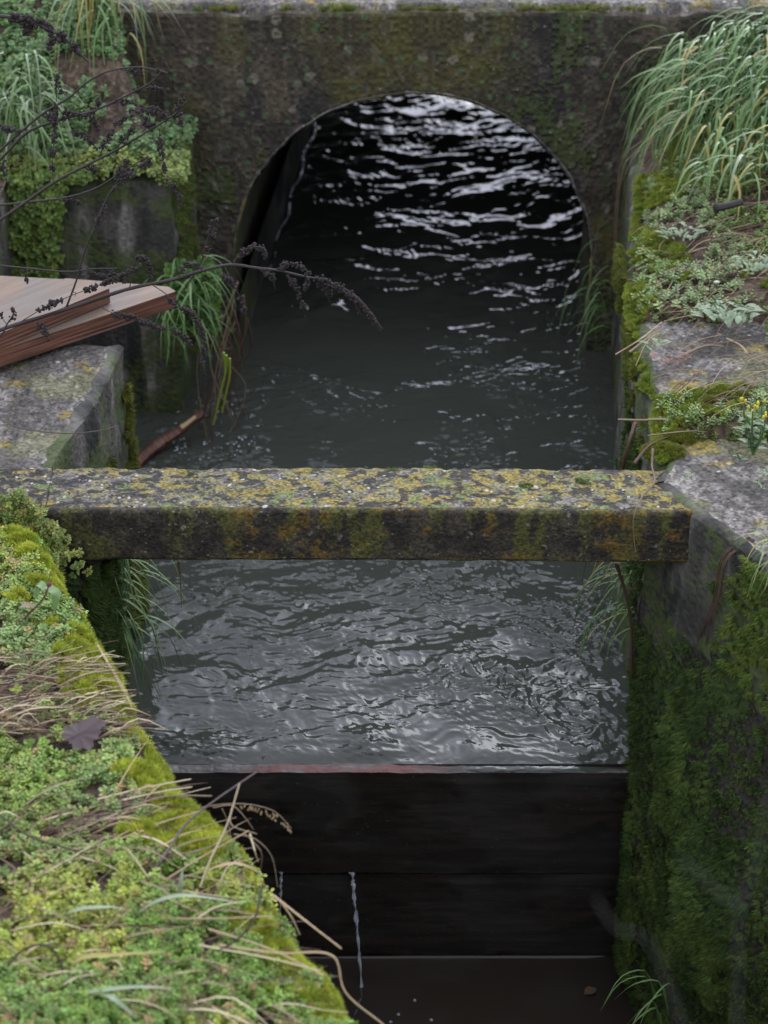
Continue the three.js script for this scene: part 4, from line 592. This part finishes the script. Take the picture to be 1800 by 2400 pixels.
// ------------------------------------------------------------------ right bank: cover, moss, twigs
const nearRight = (z) => eRight(z);
{
  const A = [], M = [], P = [];
  for (let k = 0; k < 13000; k++) {
    const z = rr(-5.75, -3.78), x = nearRight(z) + Math.pow(rnd(), 0.9) * 1.0, f = fbm(x * 8 + 2, z * 8, 4, 1801), y = hRight(x, z); if (y < TOP - 0.005) continue;
    const s = x - nearRight(z), dens = sst(f, 0.42, 0.54) * (z < -4.45 ? 0.8 : 1); if (rnd() > dens) continue; const n = V(rr(-0.4, 0.4), 1, rr(-0.4, 0.4)).normalize();
    const pal = sst(fbm(x * 5, z * 5, 2, 1811), 0.4, 0.6);
    (rnd() < 0.6 ? A : P).push({ p: V(x, y + rr(-0.002, 0.006), z), q: qUp(n, rnd() * 6.28), s: rr(0.6, 1.2), c: tint(mix([0.18, 0.27, 0.06], [0.25, 0.33, 0.13], pal), 0.35) });
  }
  for (let k = 0; k < 15000; k++) {
    const z = rr(-5.5, -3.78), s = Math.pow(rnd(), 1.8) * 0.45, x = nearRight(z) + s - 0.006, y = hRight(x, z), f = fbm(x * 11, z * 7, 4, 1821); if (f < lerp(0.55, 0.58, sst(s, 0.03, 0.3)) || (y < TOP - 0.008 && s > 0.02)) continue;
    M.push({ p: V(x, Math.max(y, s < 0.02 ? TOP : y) + 0.014 * fbm(x * 50, z * 50, 2, 3), z), q: qUp(V(rr(-0.5, 0.4) - (s < 0.02 ? 0.5 : 0), 1, rr(-0.3, 0.4)).normalize(), rnd() * 6.28), s: rr(0.6, 1.3), c: tint(mix([0.15, 0.21, 0.02], [0.3, 0.36, 0.04], fbm(x * 20, z * 20, 2, 5))) });
  }
  for (const [px, py, r] of [[1555, 1060, 0.05], [1660, 975, 0.03], [1690, 960, 0.04], [1590, 1030, 0.04]]) for (let k = 0; k < 150; k++) { const a = rnd() * 6.28, q = Math.sqrt(rnd()) * r, c = onY(px, py, TOP + 0.005), h = 0.016 * (1 - q * q / r / r); M.push({ p: V(c.x + q * Math.cos(a), Math.max(TOP + 0.002, hRight(c.x, c.z)) + h, c.z + q * 0.8 * Math.sin(a)), q: qUp(V(Math.cos(a) * q * 14, 1, Math.sin(a) * q * 14).normalize(), rnd() * 6), s: rr(0.6, 1.1), c: tint([0.17, 0.195, 0.018]) }); }
  scatter('bank_herb_cover', weedB, coverMat, A, 'small pale green herbs on the right bank', 'ground cover');
  scatter('bank_seedling_cover', weedC, coverMat, P, 'narrow leaved seedlings on the right bank', 'ground cover');
  scatter('right_bank_moss', mossT, mossTM, M, 'yellow green moss on the edge of the right bank', 'moss');
  // litter of fine stems
  const gs = { straw: [], straw2: [], brown: [] };
  for (let k = 0; k < 1200; k++) { const z = rr(-5.35, -3.9), x = nearRight(z) - 0.02 + Math.pow(rnd(), 0.9) * 0.75, L = rr(0.03, 0.15) * (rnd() < 0.15 ? 1.6 : 1); if (z > -4.45 && z < -4.1 && rnd() < 0.7) continue; gs[pick(['straw', 'straw2', 'straw2', 'brown'])].push(tube(strawOn(x, z, (a, b) => Math.max(hRight(a, b), TOP), L, -0.45 + rr(-0.7, 0.7), rr(0.002, 0.018) + 0.04 * L, 0, rr(-0.002, 0.006)), rr(0.0006, 0.0015), rr(0.0005, 0.001), 4, 6)); }
  for (const k in gs) kind(obj('stem_litter', mergeGeometries(gs[k]), grassT[k]), 'stuff', { straw: 'tan', straw2: 'brownish', brown: 'dark brown' }[k] + ' dead stem litter on the right bank', 'litter');
  const z4 = (a, h) => a.map(([x, y, k]) => onY(900 + x / 1.843, 500 + y / 1.843, TOP + (k ?? h)));
  const T = (label, a, r0, r1, m, gr) => tag(obj('dead_twig', tube(z4(a, 0.03), r0, r1, 5, 20, 0.4), m), label, 'twig', gr);
  T('brown twig sticking out over the water from the bare concrete', [[1010, 890, 0.02], [1110, 893, 0.02], [1205, 890, 0.03], [1412, 918, 0.02]], 0.0022, 0.0032, grassT.straw2);
  T('brown bark strip hanging down the wall edge below the twig', [[1085, 905, 0.02], [1060, 980, 0], [1040, 1060, -0.05], [1030, 1110, -0.1]], 0.005, 0.004, grassT.brown);
  T('curved thin stem running from the moss across the concrete corner', [[1140, 960, 0.02], [1220, 950, 0.03], [1330, 940, 0.03], [1400, 945, 0.02]], 0.0016, 0.0014, grassT.straw2);
  for (const a of [[[1095, 152], [1150, 150], [1205, 150]], [[1095, 245], [1150, 215], [1210, 170]], [[1190, 300], [1270, 270], [1345, 228]], [[1060, 600], [1130, 545], [1210, 490]], [[1000, 610, 0], [1090, 555], [1200, 470]], [[1280, 300], [1400, 200], [1480, 150]], [[1300, 180], [1450, 160], [1650, 100, 0.1]], [[1340, 110], [1500, 80, 0.08], [1659, 40, 0.12]], [[1230, 100, 0.06], [1400, 50, 0.08], [1520, 10, 0.1]], [[1380, 260], [1500, 220, 0.06], [1659, 190, 0.08]], [[1270, 620], [1400, 570], [1470, 575]], [[1480, 540], [1540, 570], [1570, 605]], [[1080, 1080, 0.01], [1150, 1000, 0.02], [1240, 960, 0.02]], [[1590, 750], [1595, 790], [1600, 830]], [[1560, 1080], [1610, 1060], [1659, 1050]]]) T('dead stem lying among the plants of the right bank', a, rr(0.0018, 0.004), 0.0015, pick([grassT.straw, grassT.straw2, grassT.straw2, grassT.brown]), 'dead stems on the right bank');
  const dk = [[1676, 488], [1705, 482], [1738, 473]].map(([x, y]) => onY(x, y, TOP + 0.15)); tag(obj('charred_stick', tube(dk, 0.011, 0.009, 8, 14, 0.25), plain(0.028, 0.024, 0.02, 0.8)), 'short thick charred stick lying on the right bank', 'stick');
  // straps hanging at the right side of the headwall
  for (let k = 0; k < 9; k++) { const x = 0.7 + rr(-0.015, 0.03), z = rr(-5.72, -5.35), y = hRight(x + 0.05, z); tag(obj('hanging_root', tube([V(x + 0.05, y + 0.02, z), V(x, y - 0.02, z + 0.01), V(x - 0.012, y - rr(0.12, 0.2), z), V(x - 0.01 + rr(-0.01, 0.01), y - rr(0.25, 0.42), z)], 0.0022, 0.001, 4, 14, 0.4), pick([grassT.brown, grassT.straw2])), 'brown root hanging from the right bank against the headwall', 'root', 'roots hanging from the right bank'); }
  // vine across the beam end
  tag(obj('dry_vine', tube([onY(1530, 1052, TOP + 0.03), onY(1528, 1090, TOP + 0.012), onY(1534, 1130, TOP + 0.012), onY(1505, 1165, TOP + 0.01), onY(1488, 1200, TOP + 0.006), onZ(1484, 1235, BF + 0.006), onZ(1489, 1290, BF + 0.006)], 0.0028, 0.0012, 5, 40, 0.5), plain(0.2, 0.14, 0.1)), 'dry vine stem draped across the right end of the beam', 'vine');
  tag(obj('root_strand', tube([onZ(1445, 1322, -3.7), onZ(1462, 1375, -3.69), onZ(1478, 1450, -3.685), onZ(1480, 1580, -3.685)], 0.004, 0.003, 5, 20, 0.4), grassT.brown), 'dark root strand hanging beneath the right end of the beam', 'root');
  { const g = thing('withered_roots', 'bundle of thin reddish roots hanging from the wing wall coping', 'root'); for (let k = 0; k < 7; k++) { const p = (s, y, o) => { const q = WA.clone().addScaledVector(WDIR, s).addScaledVector(WN, o); q.y = y; return q; }, s = 0.25 + rr(-0.012, 0.012); obj('strand', tube([p(s + 0.04, TOP + 0.01, -0.03), p(s + 0.015, TOP - 0.03, 0.012), p(s, TOP - 0.14, 0.012), p(s - 0.03 + rr(-0.03, 0.03), TOP - rr(0.2, 0.32), 0.014)], 0.0018, 0.0007, 4, 14, 0.4), grassT.brown, g); } }

  // single plants
  const lobed = (L, W, n) => { const P = [], ix = []; for (let k = 0; k <= 14; k++) { const t = k / 14, w = W / 2 * Math.sin(Math.PI * Math.pow(t, 0.7)) * (0.6 + 0.4 * Math.abs(Math.sin(t * Math.PI * n))) + 0.0006, y = 0.35 * L * t - 0.4 * L * t * t; P.push(L * t, y + w * 0.25, -w, L * t, y, 0, L * t, y + w * 0.25, w); } for (let k = 0; k < 14; k++) for (let i = 0; i < 2; i++) { const a = k * 3 + i; ix.push(a, a + 1, a + 3, a + 1, a + 4, a + 3); } return geoOf(P, ix); };
  const silver = leafMat(0.24, 0.31, 0.19, 0.7, 0.2), lob = [lobed(0.032, 0.019, 3), lobed(0.026, 0.016, 3), lobed(0.042, 0.018, 4)];
  const rosette = (name, label, px, py, dy, n, sz, m, ls) => { const c = onY(px, py, TOP + dy), g = thing(name, label, 'plant'); g.position.copy(c); for (let k = 0; k < n; k++) { const l = obj('leaf', pick(ls), m, g); l.rotation.set(0, k * 2.4 + rr(-0.2, 0.2), 0); l.rotateZ(lerp(0.05, 0.8, k / n)); { const q = Math.sqrt(rnd()) * 0.052 * sz * Math.min(1, n / 30); l.position.set(q * Math.cos(k * 2.4), 0.004 + 0.016 * rnd(), q * Math.sin(k * 2.4)); } l.scale.setScalar(sz * lerp(0.75, 0.4, k / n) * rr(0.75, 1.2)); } return g; };
  rosette('silver_rosette', 'large silvery lobed rosette plant on the right bank', 1700, 745, 0.05, 130, 1.25, silver, lob);
  rosette('silver_rosette', 'smaller silvery rosette above the twig heap on the right bank', 1595, 555, 0.06, 60, 0.95, silver, lob);
  rosette('silver_rosette', 'silvery seedling rosette near the wall edge on the right bank', 1530, 815, 0.03, 24, 0.7, silver, lob);
  rosette('silver_rosette', 'silvery rosette beside the dead stems at the outer right bank', 1770, 625, 0.1, 60, 0.95, silver, lob);
  rosette('withered_plant', 'withered reddish brown plant at the edge of the bare concrete', 1572, 848, 0.025, 30, 0.7, plain(0.2, 0.09, 0.06, 0.7), lob);
  { const c = onY(1765, 1065, TOP + 0.02), g = thing('groundsel', 'green groundsel plant with small yellow flower buds on the right bank', 'plant'); g.position.copy(c); const gm = leafMat(0.1, 0.185, 0.06, 0.5, 0.2);
    for (let s = 0; s < 5; s++) { const tip = V(rr(-0.05, 0.03), rr(0.06, 0.13), rr(-0.05, 0.03)); obj('stem', tube([V(0, 0, 0), tip.clone().multiplyScalar(0.5).add(V(rr(-0.01, 0.01), 0, 0)), tip], 0.003, 0.0016, 5, 8), gm, g);
      for (let k = 0; k < 8; k++) { const l = obj('leaf', pick(lob), gm, g); l.position.copy(tip).multiplyScalar(lerp(0.15, 0.9, k / 8)); l.rotation.y = k * 2.4 + s; l.rotateZ(rr(0.0, 0.6)); l.scale.setScalar(rr(0.5, 0.95)); }
      for (let k = 0; k < 3; k++) { const f = obj('flower_bud', new THREE.LatheGeometry([[0, 0], [0.003, 0.002], [0.0032, 0.007], [0.002, 0.01], [0, 0.0105]].map((q) => new THREE.Vector2(...q)), 7), plain(0.55, 0.48, 0.03, 0.6), g); f.position.copy(tip).add(V(rr(-0.012, 0.012), 0.004, rr(-0.012, 0.012))); } } }
  for (const [px, py] of [[1788, 1120], [1730, 1085], [1610, 1125], [1780, 1150]]) rosette('young_herb', 'small green herb sprouting on the pale concrete behind the wing wall', px, py, 0.006, 9, 0.5, grassT.b, lob).userData.group = 'herbs on the pale concrete';
  { const s = new THREE.IcosahedronGeometry(0.005, 2); s.scale(1.5, 0.7, 1); const q = onY(1680, 661, TOP + 0.06); s.translate(q.x, q.y, q.z); tag(obj('white_pebble', s, plain(0.6, 0.57, 0.5, 0.6)), 'white pebble on the right bank above the large rosette', 'pebble'); }
}

// ------------------------------------------------------------------ debris by the water on the left
{
  for (let k = 0; k < 22; k++) { const b = onZ(rr(500, 590), rr(640, 800), -5.35 + rr(-0.12, 0.1)); tag(obj('washed_root', tube([b, b.clone().add(V(rr(-0.05, 0.03), -0.1, rr(-0.02, 0.06))), b.clone().add(V(rr(-0.1, 0.03), -0.2, rr(0.0, 0.12))), b.clone().add(V(rr(-0.16, 0.02), -0.42, rr(0.0, 0.2)))], rr(0.0016, 0.0045), 0.001, 5, 14, 0.6), pick([grassT.brown, grassT.brown, grassT.straw2])), 'brown washed up root in the debris left of the culvert mouth', 'root', 'roots of the debris heap'); }
  for (const a of [[[524, 826], [528, 870], [515, 930], [500, 996]], [[538, 840], [538, 880], [528, 930], [520, 968]], [[530, 832], [531, 860], [522, 900]]]) tag(obj('willow_shoot', tube(a.map(([x, y]) => onZ(x, y, -4.72)), 0.004, 0.0028, 6, 16, 0.2), plain(0.2, 0.27, 0.03, 0.5)), 'bright yellow green shoot hanging into the water beside debris', 'shoot', 'green shoots in the debris');
  // foam where the water turns round the debris
  const fo = []; for (let k = 0; k < 260; k++) { const q = onY(rr(400, 620), rr(930, 1090), 0.006), s = new THREE.SphereGeometry(rr(0.0012, 0.0042), 7, 5); s.scale(1, 0.6, 1); s.translate(q.x, 0.003 + ripple(q.x, q.z), q.z); if (fbm(q.x * 22, q.z * 22, 2, 1901) > 0.5) fo.push(s); }
  kind(obj('water_bubbles', mergeGeometries(fo), new THREE.MeshPhysicalMaterial({ color: lin(0.6, 0.63, 0.66), roughness: 0.1, transmission: 0.5, ior: 1.33, thickness: 0.002 })), 'stuff', 'small bubbles on the water by the debris', 'bubbles');
  tag(obj('hanging_straw', tube([onZ(418, 1316, -3.68), onZ(422, 1350, -3.68), onZ(426, 1425, -3.68)], 0.0022, 0.0005, 4, 10), plain(0.2, 0.11, 0.03)), 'single orange brown straw hanging under the beam', 'straw');
  const wl = onY(1398, 2317, WD + 0.004), lf = leafGeo(0.035, 0.028, 2.6, 0.02, V(0, 0, 0), 0.02); lf.translate(wl.x, wl.y, wl.z); tag(obj('floating_leaf', lf, plain(0.1, 0.065, 0.035, 0.6)), 'small brown leaf floating on the dark lower water', 'leaf');
  for (const [x, y] of [[972, 2345], [1011, 2391], [916, 2396], [934, 2378]]) { const q = onY(x, y, WD), s = new THREE.SphereGeometry(0.0045, 12, 6, 0, 6.29, 0, 1.57); s.translate(q.x, WD, q.z); tag(obj('floating_bubble', s, new THREE.MeshPhysicalMaterial({ color: lin(0.8, 0.82, 0.85), roughness: 0.05, transmission: 0.7, thickness: 0, ior: 1.33 })), 'small bubble floating on the dark lower water', 'bubble', 'bubbles below the trickle'); }
}

// ------------------------------------------------------------------ dry weed stalks
const seedMat = plain(0.03, 0.022, 0.021, 0.9), stalkMat = plain(0.036, 0.026, 0.024, 0.75);
function weed(label, z, stem, r0, r1, racemes, { f = (a) => a, thick = 1.15, seeds = 1 } = {}) {
  const g = thing('dry_weed', label, 'weed'), P = (a, dz = 0) => a.map(([x, y]) => onZ(...f([x, y]), z + dz));
  obj('stem', tube(P(stem), r0 * 1.15, r1 * 1.3, 6, stem.length * 5, 0.15), stalkMat, g);
  racemes.forEach((a, k) => {
    const dz = rr(-0.03, 0.03), pts = P(a).map((p, i) => p.add(V(0, 0, dz * i / a.length))), br = obj('branch', tube(pts, r1 * 0.9, r1 * 0.5, 4, a.length * 4, 0.2), stalkMat, g);
    const c = new THREE.CatmullRomCurve3(pts), L = c.getLength(), n = Math.round(L * 950 * seeds), gs = [];
    for (let i = 0; i < n; i++) { const t = 0.15 + 0.85 * rnd(); if (n2(t * L * 70, k, 1951) < 0.3) continue; const p = c.getPoint(t), q = new THREE.IcosahedronGeometry(rr(0.0016, 0.0036) * thick, 0); q.scale(rr(0.7, 1.2), rr(0.8, 1.5), rr(0.7, 1.2)); q.rotateX(rnd() * 6).rotateZ(rnd() * 6); const w = 0.0062 * thick * (1.1 - 0.5 * t); q.translate(p.x + rr(-w, w), p.y + rr(-w, w) - 0.001, p.z + rr(-w, w)); gs.push(q); }
    if (gs.length) obj('seed_head', mergeGeometries(gs), seedMat, br);
  });
  return g;
}
{
  const z3 = { f: ([x, y]) => [x / 1.843, 500 + y / 1.843] }, z1 = { f: ([x, y]) => [x / 1.843, y / 1.843] };
  weed('long dark arching seed stalk reaching over the water above the planks', -4.06, [[-120, 560], [0, 505], [40, 490], [300, 410], [560, 325], [750, 285], [900, 240], [1000, 222], [1100, 235], [1190, 245], [1300, 270], [1430, 300], [1540, 360], [1600, 430], [1650, 500]], 0.0042, 0.0013,
    [[[1000, 222], [1040, 180], [1090, 155], [1130, 165], [1147, 218]], [[1100, 235], [1170, 255], [1190, 312]], [[1190, 245], [1240, 218], [1300, 225], [1335, 252]], [[1240, 258], [1280, 320], [1311, 402]], [[1370, 285], [1400, 330], [1425, 385]], [[1430, 300], [1500, 330], [1540, 380], [1560, 425]], [[1300, 270], [1400, 285], [1500, 335], [1580, 400], [1645, 492]], [[1430, 310], [1420, 340], [1430, 380]], [[930, 245], [1000, 300], [1040, 370], [1055, 432]], [[770, 275], [800, 225], [850, 213], [890, 240]], [[660, 310], [720, 350], [770, 400], [830, 430], [870, 500], [880, 580], [870, 672]], [[410, 390], [480, 430], [580, 460], [680, 500], [760, 520], [825, 575]], [[560, 322], [575, 240], [600, 190], [640, 212], [645, 285]], [[90, 468], [200, 400], [330, 340], [430, 300], [520, 258], [605, 208]], [[1320, 268], [1325, 300], [1322, 322]]], { ...z3, seeds: 1.2 });
  weed('thin upright dark stalk rising from the planks', -4.07, [[285, 410], [330, 290], [370, 150], [420, 40], [470, -80], [520, -140]], 0.0022, 0.0012, [[[315, 340], [325, 345], [322, 365]], [[420, 40], [425, 20], [430, 0]], [[480, -90], [540, -150], [600, -200], [650, -235]], [[500, -120], [520, -180], [550, -220]]], { ...z3, seeds: 0.8 });
  weed('dark twiggy stalk lying level above the planks', -4.2, [[-60, 215], [0, 225], [150, 240], [300, 252], [400, 240], [505, 238]], 0.002, 0.001, [[[440, 238], [480, 250], [520, 275], [535, 295]], [[100, 235], [115, 260], [118, 280]], [[360, 245], [400, 255], [470, 265]]], z3);
  weed('small dark seed stalk standing against the culvert headwall', -4.15, [[795, 1250], [870, 1130], [880, 1080], [905, 1010], [938, 940]], 0.0018, 0.0008, [[[900, 1015], [915, 1000], [930, 1005]], [[885, 1085], [900, 1082], [915, 1085]], [[905, 1010], [920, 975], [936, 945]]], z1);
  weed('dark seed stalk slanting up to the headwall corner', -4.3, [[-150, 1060], [0, 950], [100, 880], [230, 790], [400, 700], [500, 650], [600, 590], [700, 530], [770, 480], [802, 440]], 0.0036, 0.0012, [[[690, 555], [690, 620], [702, 680], [712, 735]], [[495, 655], [560, 570], [620, 540], [665, 545]], [[425, 680], [470, 590], [520, 520], [575, 488]], [[770, 475], [782, 520], [792, 565]], [[760, 490], [785, 440], [800, 415]], [[650, 540], [620, 500], [560, 480]], [[720, 520], [700, 480], [650, 470]], [[350, 725], [400, 730], [415, 750]], [[230, 790], [225, 700], [235, 600], [240, 470], [250, 345]]], { ...z1, seeds: 0.9 });
  weed('dark seed stalk running low under the slanting one', -4.32, [[-100, 890], [0, 885], [130, 872], [300, 850], [420, 810], [500, 760], [580, 710], [642, 675]], 0.0024, 0.001, [[[600, 700], [630, 680], [658, 708]], [[500, 770], [530, 740], [580, 735]], [[250, 855], [320, 862], [350, 875]], [[710, 785], [740, 800], [775, 840], [768, 895]], [[500, 800], [470, 840], [430, 940], [400, 1010]]], { ...z1, seeds: 0.9 });
  weed('pale tipped dark stalk arching across the upper left bank', -4.55, [[-120, 760], [0, 650], [100, 560], [200, 480], [300, 420], [370, 360], [460, 310], [600, 290], [725, 315]], 0.0034, 0.0012, [[[300, 420], [250, 390], [240, 340]], [[520, 300], [600, 310], [680, 300]], [[100, 560], [40, 560], [5, 545]], [[200, 485], [230, 520], [300, 515]]], { ...z1, seeds: 0.9 });
  weed('dark bushy seed stalk crossing the upper left bank', -4.58, [[-120, 790], [0, 690], [120, 570], [250, 520], [400, 480], [470, 450], [570, 400], [660, 350], [705, 298]], 0.0036, 0.0012, [[[250, 520], [300, 480], [360, 500], [420, 470]], [[400, 480], [410, 530], [418, 585]], [[300, 570], [370, 590], [410, 650]], [[470, 450], [560, 440], [640, 480], [730, 490]], [[400, 480], [420, 450], [430, 420]], [[570, 400], [640, 380], [700, 390]], [[20, 680], [10, 730], [30, 745]]], { ...z1, seeds: 1 });
  weed('blackish drooping seed plume at the top of the left bank', -4.5, [[-160, 60], [0, 70], [100, 82], [200, 122], [280, 165], [330, 215], [385, 270]], 0.004, 0.0015, [[[20, 70], [90, 80], [170, 100], [240, 140]], [[180, 110], [260, 150], [310, 190], [340, 230]], [[250, 150], [230, 170], [220, 195]], [[100, 82], [120, 110], [115, 150]]], { ...z1, thick: 1.7, seeds: 1.3 });
  weed('small tangled dark weed low at the planks left end', -3.95, [[-40, 560], [10, 520], [30, 480], [55, 440], [62, 410]], 0.002, 0.001, [[[30, 480], [10, 450], [5, 430]], [[40, 465], [60, 440], [55, 415]], [[160, 470], [190, 500], [210, 540]]], z3);
  tag(obj('thin_vine', tube([[-40, 870], [0, 890], [100, 930], [300, 950], [420, 940], [512, 918]].map(([x, y]) => onY(x / 1.843, 500 + y / 1.843, TOP + 0.06)), 0.0018, 0.001, 5, 30, 0.4), plain(0.09, 0.06, 0.05)), 'thin brown vine lying over the weathered abutment block', 'vine');
  // twig close to the camera, far out of focus
  const nt = (a) => a.map(([x, y]) => EYE.clone().addScaledVector(ray(x, y).normalize(), 1.35)), tm = plain(0.1, 0.095, 0.095, 0.8);
  const g = thing('blurred_twig', 'grey forked twig far out of focus before the mossy wing wall', 'twig');
  obj('stem', tube(nt([[1850, 1760], [1800, 1880], [1768, 2036], [1736, 2123], [1730, 2300], [1722, 2520]]), 0.00032, 0.00036, 5, 20), tm, g); obj('branch', tube(nt([[1736, 2123], [1687, 2096], [1640, 2045], [1594, 2015]]), 0.00032, 0.00028, 5, 12), tm, g);
  tag(obj('near_twig', tube(nt([[1398, 2108], [1448, 2178], [1510, 2195], [1560, 2290], [1640, 2520]]), 0.00032, 0.00032, 5, 16), tm), 'grey twig far out of focus where stop logs meet wing wall', 'twig');
}

renderer.render(scene, camera);
